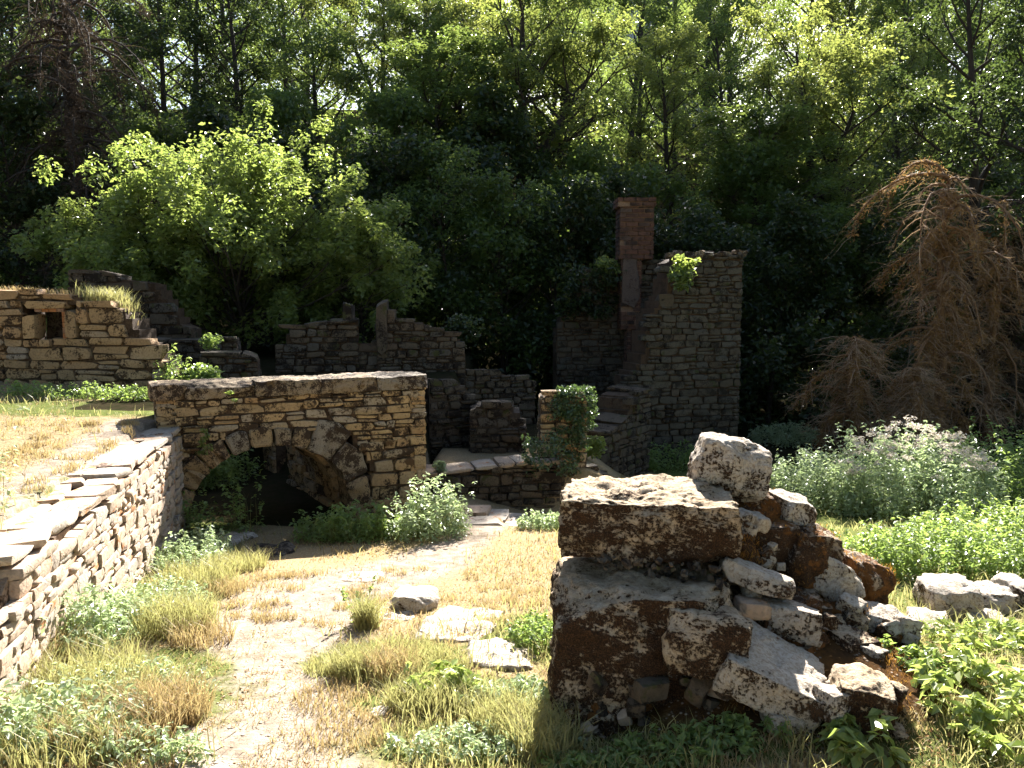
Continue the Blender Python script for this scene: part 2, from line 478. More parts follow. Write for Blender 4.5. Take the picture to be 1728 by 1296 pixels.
LIB = {k: stone_lib(M[k], 16, 1.45, i) for i, k in enumerate(('buff', 'arch', 'pale', 'grey', 'dark', 'crust'))}
LIB['slab'] = stone_lib(M['pale'], 12, 1.35, 40)
LIB['brick'] = stone_lib(M['brick'], 4, 0.35, 30)
LIB['brickorange'] = stone_lib(M['brickorange'], 4, 0.35, 31)
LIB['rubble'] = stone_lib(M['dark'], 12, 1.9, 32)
LIB['rubblepale'] = stone_lib(M['pale'], 12, 1.7, 33)
LIB['retain'] = stone_lib(M['pale'], 16, 1.15, 34)
LIBNP = {}


def lib_np(me):
    if me.name not in LIBNP:
        V = np.empty(len(me.vertices) * 3, np.float32); me.vertices.foreach_get('co', V)
        F = np.empty(len(me.loops), np.int32); me.loops.foreach_get('vertex_index', F)
        LIBNP[me.name] = (V.reshape(-1, 3), F.reshape(-1, 4))
    return LIBNP[me.name]


def put(parent, me, name, c, size, rot):
    """a stone as a child object: rot is a 3x3 whose columns are the stone's length, depth and height directions"""
    o = bpy.data.objects.new(name, me)
    m = Matrix(rot).to_4x4() if not isinstance(rot, Matrix) else rot.to_4x4()
    o.matrix_world = Matrix.Translation(Vector(c) - (parent.location if parent else Vector())) @ m @ Matrix.Diagonal((*size, 1))
    COL.objects.link(o)
    if parent is not None: o.parent = parent
    return o


def frame(d, tilt=0.0):
    u = Vector((d[0], d[1], 0)).normalized(); w = Vector((-u.y, u.x, 0)); z = Vector((0, 0, 1))   # w points into the wall
    m = Matrix((u, w, z)).transposed()
    return m @ Matrix.Rotation(tilt, 3, 'Y')


def emit(root, stones, limit=300, name='stone'):
    """stones: (mesh, centre, size, rot). The largest become objects of their own, the rest one part."""
    stones = sorted(stones, key=lambda s: -s[2][0] * s[2][2])
    for s in stones[:limit]: put(root, s[0], name, s[1], s[2], s[3])
    if len(stones) > limit:
        Vs, Fs, o = [], [], 0
        for me, c, size, rot in stones[limit:]:
            V, F = lib_np(me)
            W = (V * np.array(size)) @ np.array(rot).T + np.array(Vector(c) - root.location)
            Vs.append(W); Fs.append(F + o); o += len(V)
        m = mesh_np('small_stones', np.concatenate(Vs), np.concatenate(Fs), stones[0][0].materials[0], True)
        tag(add('small_stones', m, root), kind='stuff')


def lay(A, B, zb, top, lib, hr, lr, depth=0.22, hole=None, seed=0, jut=0.018, joint=0.012, wob=0.012, left=None, right=None, split=0.3):
    """coursed rubble on the face A-B (seen from the front, A left). returns stones"""
    r = random.Random(seed)
    A, B = Vector((A[0], A[1])), Vector((B[0], B[1])); L = (B - A).length; d = (B - A) / L
    n = Vector((d.y, -d.x))
    out = []
    zmax = max(top(L * k / 40) for k in range(41))
    z = zb
    while z < zmax:
        h = r.uniform(*hr)
        u = -r.uniform(0, lr[1] * 0.6)
        while u < L:
            l = r.uniform(*lr) * (0.8 + 0.4 * (h - hr[0]) / max(hr[1] - hr[0], 1e-3))
            if r.random() < 0.12: l *= 1.5
            parts = [(z, z + h)]
            if r.random() < split and h > hr[0] * 1.25:
                k = r.uniform(0.35, 0.65); parts = [(z, z + h * k), (z + h * k, z + h)]
            for z0, z1 in parts:
                u0, u1 = max(u, 0), min(u + l, L)
                zm = (z0 + z1) / 2
                if left: u0 = max(u0, left(zm))
                if right: u1 = min(u1, right(zm))
                if u1 - u0 < 0.04: continue
                if hole:
                    N = 14
                    ok = [not any(hole(u0 + (u1 - u0) * (k + 0.5) / N, zz) for zz in (z0 + 0.15 * (z1 - z0), zm, z1 - 0.15 * (z1 - z0))) for k in range(N)]
                    best, cur, bs = 0, 0, 0
                    for k in range(N + 1):
                        if k < N and ok[k]: cur += 1
                        else:
                            if cur > best: best, bs = cur, k - cur
                            cur = 0
                    if best < 2: continue
                    u0, u1 = u0 + (u1 - u0) * bs / N, u0 + (u1 - u0) * (bs + best) / N
                    if u1 - u0 < 0.04: continue
                um = (u0 + u1) / 2
                if zm > top(um) - 0.1 * h: continue
                dz = wob * math.sin(um * 2.7 + z * 5) + wob * math.sin(um * 7.1 + z * 3) * 0.5
                j = r.uniform(-jut, jut)
                c2 = A + d * um - n * (depth / 2 - j)
                out.append((r.choice(lib), (c2.x, c2.y, zm + dz), (u1 - u0 - joint, depth, (z1 - z0) - joint), frame(d, r.uniform(-0.06, 0.06))))
            u += l
        z += h
    return out


def core(root, A, B, zb, top, thick, mat, back=0.06, hole=None, du=0.09, left=None, right=None, name='core'):
    """the mortar and rubble fill behind the facing stones"""
    A, B = Vector((A[0], A[1])), Vector((B[0], B[1])); L = (B - A).length; d = (B - A) / L; n = Vector((d.y, -d.x))
    V, F = [], []
    N = max(2, int(L / du)); du = L / N
    for i in range(N):
        u0, u1 = i * du, (i + 1) * du; um = (u0 + u1) / 2
        t0, t1 = top(min(u0 + 1e-4, L)) - 0.04, top(max(u1 - 1e-4, 0)) - 0.04
        zs = np.arange(zb, max(t0, t1), 0.05)
        run = None; spans = []
        for z in zs:
            free = z > (t0 + t1) / 2 or (hole and hole(um, z + 0.025)) or (left and um < left(z) + 0.06) or (right and um > right(z) - 0.06)
            if not free and run is None: run = z
            if free and run is not None: spans.append((run, z, False)); run = None
        if run is not None: spans.append((run, None, True))
        for a, b, totop in spans:
            za0, za1 = (t0, t1) if totop else (b, b)
            k = len(V)
            for (uu, zt) in ((u0, za0), (u1, za1)):
                for off in (back, thick):
                    p = A + d * uu - n * off
                    V.append((p.x, p.y, a)); V.append((p.x, p.y, max(zt, a + 0.02)))
            # order per u: f-bot f-top b-bot b-top
            F += [(k, k + 4, k + 5, k + 1), (k + 6, k + 2, k + 3, k + 7), (k + 1, k + 5, k + 7, k + 3), (k, k + 2, k + 6, k + 4), (k, k + 1, k + 3, k + 2), (k + 4, k + 6, k + 7, k + 5)]
    if not V: return
    V = np.array(V, np.float32) - np.array(root.location)
    return add(name, mesh_np(name, V, np.array(F), mat), root)


def caps(root, A, B, top, lib, w, hr, lr, seed, over=0.03, name='capstone', tilt=0.05):
    r = random.Random(seed)
    A, B = Vector((A[0], A[1])), Vector((B[0], B[1])); L = (B - A).length; d = (B - A) / L; n = Vector((d.y, -d.x))
    u = 0
    while u < L - 0.03:
        l = min(r.uniform(*lr), L - u)
        um = u + l / 2; h = r.uniform(*hr)
        s = (top(min(u + l, L)) - top(u)) / max(l, 0.01)
        if abs(s) > 0.35:
            u += l; continue
        c = A + d * um - n * (w / 2 - over + r.uniform(-0.03, 0.03))
        rot = frame(d, -math.atan(max(-0.8, min(0.8, s)))) @ Matrix.Rotation(r.uniform(-tilt, tilt), 3, 'X') @ Matrix.Rotation(r.uniform(-tilt, tilt), 3, 'Z')
        put(root, r.choice(lib), name, (c.x, c.y, top(um) - 0.02 + h * 0.3), (l - 0.012, w, h), rot)
        u += l


def prof(pts):
    us, zs = zip(*pts)
    return lambda u: float(np.interp(u, us, zs))


def stepped(pts):
    """top height in steps: (u from, z)"""
    def f(u):
        z = pts[0][1]
        for a, b in pts:
            if u >= a: z = b
        return z
    return f


def facade(name, label, pl, pr, y0, y1, pts, zb, libk, hr, lr, thick=0.5, seed=1, mortar='mortar', group=None, cap=None, hole_px=None, depth=0.2, jut=0.02, cat='wall', ends=True, limit=300, joint=0.012):
    """a ruined wall whose top line is given in photo pixels; stands between the distances y0 and y1"""
    def plan(px):
        f = (px - pl) / (pr - pl)
        # where the ray of the pixel column meets the wall's plan line
        a, b = at(pl, 600, y0), at(pr, 600, y1)
        q = at(px, 600, 1.0).x
        t = (q * a.y - a.x) / ((b.x - a.x) - q * (b.y - a.y))
        return Vector((a.x + (b.x - a.x) * t, a.y + (b.y - a.y) * t))
    A, B = plan(pl), plan(pr)
    L = (B - A).length
    d = (B - A) / L
    U = lambda px: (plan(px) - A).length * (1 if px >= pl else -1)
    Z = lambda px, py: at(px, py, plan(px).y).z
    top = prof([(U(px), Z(px, py)) for px, py in pts])
    root = empty(name, (A.x + d.x * L / 2, A.y + d.y * L / 2, zb), label, cat, group)
    hole = None
    if hole_px:
        hs = [(U(a), U(b), Z((a + b) / 2, d_), Z((a + b) / 2, c)) for a, b, c, d_ in hole_px]
        hole = lambda u, z: any(h[0] < u < h[1] and h[2] < z < h[3] for h in hs)
    st = lay(A, B, zb, top, LIB[libk], hr, lr, depth, hole, seed, jut, joint)
    n = Vector((d.y, -d.x))
    if ends:
        A2, B2 = A - n * thick, B - n * thick
        tl, tr = top(0.02), top(L - 0.02)
        st += lay(A2, A - n * 0.12, zb, lambda u: tl, LIB[libk], hr, lr, 0.15, None, seed + 50, jut, joint)
        st += lay(B - n * 0.12, B2, zb, lambda u: tr, LIB[libk], hr, lr, 0.15, None, seed + 51, jut, joint)
    emit(root, st, limit)
    core(root, A, B, zb, top, thick, M[mortar], hole=hole)
    if cap: caps(root, A, B, top, LIB[cap[0]], thick + 0.06, cap[1], cap[2], seed + 7)
    return dict(root=root, A=A, B=B, d=d, n=n, L=L, U=U, Z=Z, top=top, plan=plan)


# ---- the arched wall ------------------------------------------------------
AU, AA, AB, ZS = 1.18, 0.875, 0.70, -0.60          # arch centre, half span, rise, springing height
rings = [(-4, 20, 0.34), (20, 42, 0.36), (42, 60, 0.30), (60, 77, 0.30), (77, 101, 0.27), (101, 113, 0.28), (113, 138, 0.44), (138, 158, 0.42), (158, 184, 0.26)]
rings = [(180 - b, 180 - a, t) for a, b, t in rings][::-1]       # angle 0 = right end of the arch
# right side carries the two largest stones
rings = [(-4, 16, 0.26), (16, 42, 0.34), (42, 64, 0.42), (64, 76, 0.25), (76, 88, 0.22), (88, 104, 0.23), (104, 119, 0.24), (119, 137, 0.26), (137, 158, 0.28), (158, 184, 0.24)]


def ring_t(deg):
    for a, b, t in rings:
        if a <= deg <= b: return t
    return 0.28


def arch_hole(u, z, extra=0.0):
    x, zz = u - AU, z - ZS
    if zz < 0: return abs(x) < AA + 0.02
    deg = math.degrees(math.atan2(zz / AB, x / AA))
    rr = math.hypot(x / AA, zz / AB)
    m = ring_t(deg) / ((AA + AB) / 2)
    return rr < 1 + m - 0.02


def ap(u, depth_, z, skew=False):
    """point of the arched wall: u along, depth behind the face"""
    if skew: p = ARCH_A + ARCH_D * u + PASS_D * depth_
    else: p = ARCH_A + ARCH_D * u - ARCH_N * depth_
    return Vector((p[0], p[1], z))


arch_root = empty('arched_wall', ap(ARCH_L / 2, 0.3, -0.85), 'long stone wall pierced by a low round arch, mossy flat top', 'wall')
atop = prof([(0, 0.79), (1.2, 0.80), (2.2, 0.80), (ARCH_L, 0.80)])
topstone = lambda u: atop(u) - 0.10
# big quoins low on the right are longer: lay in two zones
zone_low = lambda u: 0.02 if u > 2.2 else -0.1
left_cut = lambda z: 0.10
stones = lay(ARCH_A, ARCH_A + ARCH_D * ARCH_L, 0.02, topstone, LIB['arch'], (0.055, 0.12), (0.10, 0.34), 0.24, arch_hole, 4, 0.014, 0.012, split=0.35)
stones += lay(ARCH_A, ARCH_A + ARCH_D * ARCH_L, -1.0, lambda u: 0.03, LIB['arch'], (0.10, 0.20), (0.16, 0.46), 0.26, arch_hole, 5, 0.016, 0.012, split=0.35)
RE = ARCH_A + ARCH_D * ARCH_L
stones += lay(RE - ARCH_N * 0.02, RE - ARCH_N * 0.62, -1.0, lambda u: 0.70, LIB['arch'], (0.10, 0.19), (0.2, 0.4), 0.2, None, 6, 0.012)
LE = ARCH_A
stones += lay(LE - ARCH_N * 0.6, LE, 0.2, lambda u: 0.70, LIB['arch'], (0.07, 0.15), (0.15, 0.4), 0.2, None, 7, 0.012)
emit(arch_root, stones)
core(arch_root, ARCH_A, ARCH_A + ARCH_D * ARCH_L, -1.0, lambda u: atop(u) - 0.06, 0.58, M['mortar'], 0.05, arch_hole, 0.05)
COPING = [(-0.04, 0.30), (0.30, 1.02), (1.02, 1.75), (1.75, 2.42), (2.42, 3.07)]
# the wide corner of the top, right

def prism(name, pts, d0, d1, mat, parent, toworld, bev=0.02, seed=0, rough=0.0):
    """polygon of (u, z) points pushed from depth d0 to d1, edges broken"""
    r = random.Random(seed)
    bm = bmesh.new()
    fr = [bm.verts.new(toworld(u, d0 + r.uniform(-0.012, 0.012), z) - parent.location) for u, z in pts]
    bk = [bm.verts.new(toworld(u, d1, z) - parent.location) for u, z in pts]
    bm.faces.new(fr); bm.faces.new(bk[::-1])
    for i in range(len(pts)):
        j = (i + 1) % len(pts); bm.faces.new((fr[j], fr[i], bk[i], bk[j]))
    bmesh.ops.recalc_face_normals(bm, faces=bm.faces[:])
    bmesh.ops.bevel(bm, geom=[e for e in bm.edges if (e.verts[0] in fr) or (e.verts[1] in fr)], offset=bev, segments=1, affect='EDGES')
    if rough:
        bmesh.ops.triangulate(bm, faces=bm.faces[:])
        bmesh.ops.subdivide_edges(bm, edges=[e for e in bm.edges if e.calc_length() > 0.09], cuts=2, use_grid_fill=True)
        for v in bm.verts:
            q = v.co * 7 + Vector((seed * 3.1, 0, 0))
            v.co += Vector((noise.noise(q), noise.noise(q + Vector((9, 1, 4))), noise.noise(q + Vector((2, 8, 5))))) * rough
    me = bpy.data.meshes.new(name); bm.to_mesh(me); bm.free()
    if rough:
        me.polygons.foreach_set('use_smooth', [True] * len(me.polygons)); me.set_sharp_from_angle(angle=R(35))
    me.materials.append(mat)
    return add(name, me, parent)


for i, (a, b, t) in enumerate(rings):
    g = 0.5
    N = 4
    inner = [(AU + AA * math.cos(R(a + g + (b - a - 2 * g) * k / N)), ZS + AB * math.sin(R(a + g + (b - a - 2 * g) * k / N))) for k in range(N + 1)]
    outer = []
    rr = random.Random(70 + i)
    for k in (N, N * 0.5, 0):
        ang = R(a + g + (b - a - 2 * g) * k / N)
        nx_, nz_ = math.cos(ang) / AA, math.sin(ang) / AB
        l = math.hypot(nx_, nz_); tt = t * (rr.uniform(0.86, 1.0) if k in (0, N) else rr.uniform(0.98, 1.05))
        outer.append((AU + AA * math.cos(ang) + nx_ / l * tt, ZS + AB * math.sin(ang) + nz_ / l * tt))
    prism('voussoir', inner + outer, -0.015 + rr.uniform(-0.012, 0.012), 0.50, M['vouss'], arch_root, ap, 0.022, i, 0.022)
# vault stones behind the front ring
rr = random.Random(4)
NA = 13
for row in range(3):
    d0, d1 = 0.50 + row * 0.30, 0.50 + (row + 1) * 0.30
    for k in range(NA):
        a0, a1 = R(180 * k / NA), R(180 * (k + 1) / NA)
        pts = []
        for ang in (a0, a1): pts.append((AU + AA * math.cos(ang), ZS + AB * math.sin(ang)))
        for ang in (a1, a0): pts.append((AU + (AA + 0.16) * math.cos(ang), ZS + (AB + 0.16) * math.sin(ang)))
        jx = rr.uniform(-0.012, 0.012)
        pts = [(u + jx, z + jx) for u, z in pts]
        sk = lambda u, d_, z: ap(u, 0.0, z) + Vector((PASS_D[0], PASS_D[1], 0)) * d_
        prism('vault_stone', pts, d0 + 0.008, d1 - 0.008, M['arch'], arch_root, sk, 0.012, row * 20 + k)
# jambs below the springing
for side, u0 in ((-1, AU - AA - 0.30), (1, AU + AA)):
    z = -1.05
    k = 0
    while z < ZS - 0.02:
        h = min(rr.uniform(0.14, 0.2), ZS - z)
        prism('jamb_stone', [(u0 + 0.01, z + 0.006), (u0 + 0.29, z + 0.006), (u0 + 0.29, z + h - 0.006), (u0 + 0.01, z + h - 0.006)], 0.0 + rr.uniform(-0.015, 0.015), 0.5, M['vouss'], arch_root, ap, 0.02, 300 + k + side)
        z += h; k += 1

# ---- the passage wall seen through the arch, with a dark doorway and a stub beyond it ------
J3 = np.array([JAMB[0], JAMB[1]])
pass_pt = lambda d_: J3 + ARCH_N * -0.45 + PASS_D * d_
pr_root = empty('passage_wall', (*(pass_pt(0.8)), -0.85), 'shaded side wall inside the arched passage', 'wall')
pA, pB = pass_pt(2.05), pass_pt(0.0)
emit(pr_root, lay(pA, pB, -1.05, lambda u: 0.12 if u < 0.75 else ZS + 0.03, LIB['arch'], (0.10, 0.18), (0.18, 0.42), 0.2, None, 21, 0.02))
core(pr_root, pA, pB, -1.05, lambda u: 0.12 if u < 0.75 else ZS + 0.05, 0.45, M['mortar'])
ps_root = empty('passage_pillar', (*(pass_pt(3.0)), -0.85), 'narrow stone pillar seen through the arch, dry tuft on its top', 'pillar')
qA, qB = pass_pt(3.30), pass_pt(2.75)
emit(ps_root, lay(qA, qB, -1.05, lambda u: 0.16, LIB['arch'], (0.10, 0.18), (0.2, 0.36), 0.2, None, 22, 0.02)
     + lay(qB, qB + (qB - qA) * 0 + np.array([0.30, 0.2]), -1.05, lambda u: 0.16, LIB['arch'], (0.10, 0.18), (0.2, 0.36), 0.2, None, 23, 0.02))
core(ps_root, qA, qB, -1.05, lambda u: 0.16, 0.45, M['mortar'])

# ---- the retaining wall, left ---------------------------------------------
ry0, ry1 = 3.25, 8.62
# seen from the path its face looks right: A far end is to the left of the near end when facing it
rA, rB = (retaining_x(ry1), ry1), (retaining_x(ry0), ry0)
RA, RB = rB, rA     # facing the wall from the path, the near end lies left
rt_root = empty('retaining_wall', (retaining_x(6), 6, hz(retaining_x(6) + 0.1, 6)), 'sunlit dry stone retaining wall with flat slabs along its top, below the terrace', 'wall')
RL = ry1 - ry0
def rtop(u):
    y = ry0 + (ry1 - ry0) * u / (Vector(RB) - Vector(RA)).length
    return 0.36 + 0.02 * math.sin(y * 2.1) - 0.45 * float(sm(4.05, 3.4, y)) * 1.0
nrm = Vector(((Vector(RB) - Vector(RA)).normalized().y, -(Vector(RB) - Vector(RA)).normalized().x))
st = lay(RA, RB, -0.95, lambda u: rtop(u) - 0.05, LIB['retain'], (0.05, 0.12), (0.09, 0.27), 0.2, None, 31, 0.016, 0.003, 0.015)
zlow = lambda s: hz(s[1][0] + 0.15, s[1][1]) - 0.1
st = [s for s in st if s[1][2] > zlow(s)]
emit(rt_root, st, 299)
core(rt_root, RA, RB, -0.95, lambda u: rtop(u) - 0.02, 0.45, M['mortar_pale'], 0.07)
rr = random.Random(8)
LR = (Vector(RB) - Vector(RA)).length; dR = (Vector(RB) - Vector(RA)) / LR
for row, (w0, wmax, keep_) in enumerate(((0.015, 0.28, 1.0), (0.25, 0.32, 0.95), (0.52, 0.30, 0.7), (0.78, 0.25, 0.35))):
    u = rr.uniform(-0.2, 0.0)
    while u < LR - 0.1:
        l = rr.uniform(0.14, 0.42) if rr.random() < 0.8 else rr.uniform(0.4, 0.6)
        w = wmax * rr.uniform(0.75, 1.1)
        if rr.random() < keep_ and u > 0:
            c = Vector(RA) + dR * (u + l / 2) - nrm * (w0 + w / 2 + rr.uniform(-0.02, 0.03))
            h = rr.uniform(0.03, 0.06)
            put(rt_root, rr.choice(LIB['slab']), 'top_slab', (c.x, c.y, rtop(u + l / 2) + rr.uniform(-0.01, 0.01) - row * 0.004), (l - 0.006, w, h),
                frame(dR, rr.uniform(-0.03, 0.03)) @ Matrix.Rotation(rr.uniform(-0.03, 0.03), 3, 'X') @ Matrix.Rotation(rr.uniform(-0.22, 0.22), 3, 'Z'))
        u += l

# ---- ruined wall with the small window, far left ----------------------------
wa = facade('ruined_wall', 'ruined stone wall with a small square brick window, right end broken in steps', -190, 277, 11.2, 11.2,
            [(-190, 478), (0, 487), (100, 493), (128, 494), (130, 506), (185, 508), (200, 520), (212, 528), (213, 545), (228, 546), (229, 565), (240, 566), (241, 592), (268, 594), (269, 615), (277, 618)],
            0.30, 'buff', (0.10, 0.24), (0.18, 0.62), 0.6, 41, hole_px=[(40, 132, 515, 572)], jut=0.025, depth=0.26)
U, Zf = wa['U'], wa['Z']
wpt = lambda px, py, off=0.0: Vector((*(wa['A'] + wa['d'] * U(px) - wa['n'] * off), Zf(px, py)))
ppm = 11.2 / FPX
win = empty('window', wpt(86, 572)); win.parent = wa['root']; win.location = wpt(86, 572) - wa['root'].location
def wbox(name, lib, px0, px1, py0, py1, dep, off):
    c = wpt((px0 + px1) / 2, (py0 + py1) / 2, dep / 2 + off) - win.matrix_basis.translation - wa['root'].location
    o = bpy.data.objects.new(name, lib)
    o.matrix_world = Matrix.Translation(c) @ frame(wa['d']).to_4x4() @ Matrix.Diagonal(((px1 - px0) * ppm, dep, (py1 - py0) * ppm, 1))
    COL.objects.link(o); o.parent = win
wbox('jamb_stone', LIB['buff'][0], 40, 62, 532, 573, 0.3, -0.02)
wbox('jamb_stone', LIB['buff'][1], 112, 132, 522, 571, 0.3, -0.025)
wbox('lintel_stone', LIB['buff'][2], 46, 118, 508, 521, 0.34, -0.03)
for k in range(5): wbox('brick', LIB['brickorange'][k % 4], 106.5, 112.5, 526 + k * 9.2, 534.5 + k * 9.2, 0.30, 0.02)
for k in range(4): wbox('brick', LIB['brickorange'][k % 4], 61 + k * 12.4, 72.8 + k * 12.4, 520.5, 526.5, 0.30, 0.015)
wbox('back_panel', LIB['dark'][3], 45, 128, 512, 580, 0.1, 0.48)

# ---- the walls behind, left and centre -----------------------------------------
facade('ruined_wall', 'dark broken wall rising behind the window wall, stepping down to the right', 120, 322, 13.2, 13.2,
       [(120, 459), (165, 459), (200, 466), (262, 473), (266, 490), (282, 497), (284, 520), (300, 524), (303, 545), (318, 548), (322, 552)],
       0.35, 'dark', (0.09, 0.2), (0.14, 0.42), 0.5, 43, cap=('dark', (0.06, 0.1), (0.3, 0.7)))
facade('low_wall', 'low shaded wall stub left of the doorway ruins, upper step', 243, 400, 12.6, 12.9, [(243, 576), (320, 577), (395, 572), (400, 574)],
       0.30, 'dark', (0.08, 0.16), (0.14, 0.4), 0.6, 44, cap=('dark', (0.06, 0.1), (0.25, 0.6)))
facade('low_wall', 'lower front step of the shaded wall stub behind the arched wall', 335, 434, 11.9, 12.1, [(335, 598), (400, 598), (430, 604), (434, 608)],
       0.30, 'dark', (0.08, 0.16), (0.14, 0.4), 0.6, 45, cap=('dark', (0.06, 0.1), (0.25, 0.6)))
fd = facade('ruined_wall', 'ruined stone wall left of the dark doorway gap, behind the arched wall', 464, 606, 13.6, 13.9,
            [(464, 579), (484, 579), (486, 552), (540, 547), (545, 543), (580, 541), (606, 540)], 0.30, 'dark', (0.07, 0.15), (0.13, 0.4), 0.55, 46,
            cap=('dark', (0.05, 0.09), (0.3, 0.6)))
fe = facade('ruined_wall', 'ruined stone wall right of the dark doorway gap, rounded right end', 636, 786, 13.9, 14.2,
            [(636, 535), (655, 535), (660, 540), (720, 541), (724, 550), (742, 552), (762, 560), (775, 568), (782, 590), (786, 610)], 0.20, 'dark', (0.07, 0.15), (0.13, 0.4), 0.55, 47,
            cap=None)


def upright(parent, px0, px1, py0, py1, y, dep, lib, seed):
    r = random.Random(seed)
    c = at((px0 + px1) / 2, (py0 + py1) / 2, y + dep / 2)
    put(parent, lib[seed % len(lib)], 'jamb_stone', c, ((px1 - px0) / FPX * y, dep, (py1 - py0) / FPX * y), Matrix.Rotation(r.uniform(-0.03, 0.03), 3, 'Y'))


upright(fd['root'], 580, 597, 512, 543, 13.9, 0.3, LIB['dark'], 3)
upright(fe['root'], 637, 656, 510, 600, 13.86, 0.35, LIB['dark'], 5)
upright(fe['root'], 655, 668, 522, 545, 13.9, 0.3, LIB['dark'], 7)
facade('low_wall', 'pale worn sill stone course between the two doorway ruins', 604, 640, 13.95, 14.0, [(604, 577), (640, 578)], 0.30, 'dark', (0.12, 0.2), (0.3, 0.5), 0.5, 48)
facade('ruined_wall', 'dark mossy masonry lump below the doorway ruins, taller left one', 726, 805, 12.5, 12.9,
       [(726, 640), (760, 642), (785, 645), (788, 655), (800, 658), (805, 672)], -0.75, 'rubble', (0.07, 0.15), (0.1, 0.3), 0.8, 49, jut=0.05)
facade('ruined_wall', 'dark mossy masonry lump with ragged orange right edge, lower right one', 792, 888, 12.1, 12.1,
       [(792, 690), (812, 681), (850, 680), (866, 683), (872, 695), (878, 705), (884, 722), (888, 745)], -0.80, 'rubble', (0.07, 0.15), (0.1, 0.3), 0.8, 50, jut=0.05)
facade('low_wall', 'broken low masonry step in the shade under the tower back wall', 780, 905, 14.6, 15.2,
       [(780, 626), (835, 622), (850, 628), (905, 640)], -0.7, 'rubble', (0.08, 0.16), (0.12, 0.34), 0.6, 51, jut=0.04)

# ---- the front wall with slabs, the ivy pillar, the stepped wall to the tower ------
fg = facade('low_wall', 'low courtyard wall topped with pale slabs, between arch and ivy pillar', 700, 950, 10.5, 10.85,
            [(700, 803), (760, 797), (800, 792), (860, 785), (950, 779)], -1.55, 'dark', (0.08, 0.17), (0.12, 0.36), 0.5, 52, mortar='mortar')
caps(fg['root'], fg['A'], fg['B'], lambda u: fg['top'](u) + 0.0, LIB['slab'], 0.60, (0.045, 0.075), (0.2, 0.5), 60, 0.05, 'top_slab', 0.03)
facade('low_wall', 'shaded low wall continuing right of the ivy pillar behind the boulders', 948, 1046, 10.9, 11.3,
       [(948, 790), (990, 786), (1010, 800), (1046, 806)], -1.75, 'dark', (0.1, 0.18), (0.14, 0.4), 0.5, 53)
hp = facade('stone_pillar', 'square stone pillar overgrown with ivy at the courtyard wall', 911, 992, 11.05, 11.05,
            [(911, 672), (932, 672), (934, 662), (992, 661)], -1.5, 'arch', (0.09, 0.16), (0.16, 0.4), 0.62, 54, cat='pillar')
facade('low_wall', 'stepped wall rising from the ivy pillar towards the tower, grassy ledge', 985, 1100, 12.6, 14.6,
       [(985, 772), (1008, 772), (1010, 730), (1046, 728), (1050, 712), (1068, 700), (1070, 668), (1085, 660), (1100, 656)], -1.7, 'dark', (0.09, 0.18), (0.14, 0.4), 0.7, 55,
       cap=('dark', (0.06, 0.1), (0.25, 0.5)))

# ---- the tower ruin -----------------------------------------------------------------
TY = 16.0
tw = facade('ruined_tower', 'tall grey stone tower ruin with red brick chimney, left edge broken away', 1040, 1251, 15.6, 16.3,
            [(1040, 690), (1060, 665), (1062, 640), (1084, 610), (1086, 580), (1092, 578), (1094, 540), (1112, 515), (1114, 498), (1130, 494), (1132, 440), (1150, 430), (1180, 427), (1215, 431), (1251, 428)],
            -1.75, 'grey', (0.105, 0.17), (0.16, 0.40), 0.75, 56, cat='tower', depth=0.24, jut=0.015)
troot = tw['root']
# mossy crest stones
rr = random.Random(12)
for k in range(16):
    px = 1134 + k * 7.6
    p = tw['plan'](px)
    put(troot, rr.choice(LIB['crust']), 'crest_stone', (p.x + rr.uniform(-.05, .05), p.y + 0.25 + rr.uniform(-.15, .2), tw['Z'](px, 429) + rr.uniform(-0.03, 0.05)),
        (rr.uniform(0.1, 0.28), rr.uniform(0.2, 0.4), rr.uniform(0.06, 0.16)), Euler((0, rr.uniform(-.2, .2), rr.uniform(-.6, .6))).to_matrix())
upright(troot, 1108, 1134, 496, 517, 15.85, 0.5, LIB['grey'], 4)
upright(troot, 1110, 1130, 528, 590, 15.9, 0.3, LIB['grey'], 6)
# back wall with the chimney breast
BYL, BYR = 18.2, 18.6
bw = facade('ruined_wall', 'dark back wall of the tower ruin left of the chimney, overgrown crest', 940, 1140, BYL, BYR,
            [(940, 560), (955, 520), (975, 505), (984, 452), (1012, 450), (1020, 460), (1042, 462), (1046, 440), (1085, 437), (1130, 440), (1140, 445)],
            -0.9, 'grey', (0.10, 0.17), (0.14, 0.38), 0.5, 57, jut=0.02)


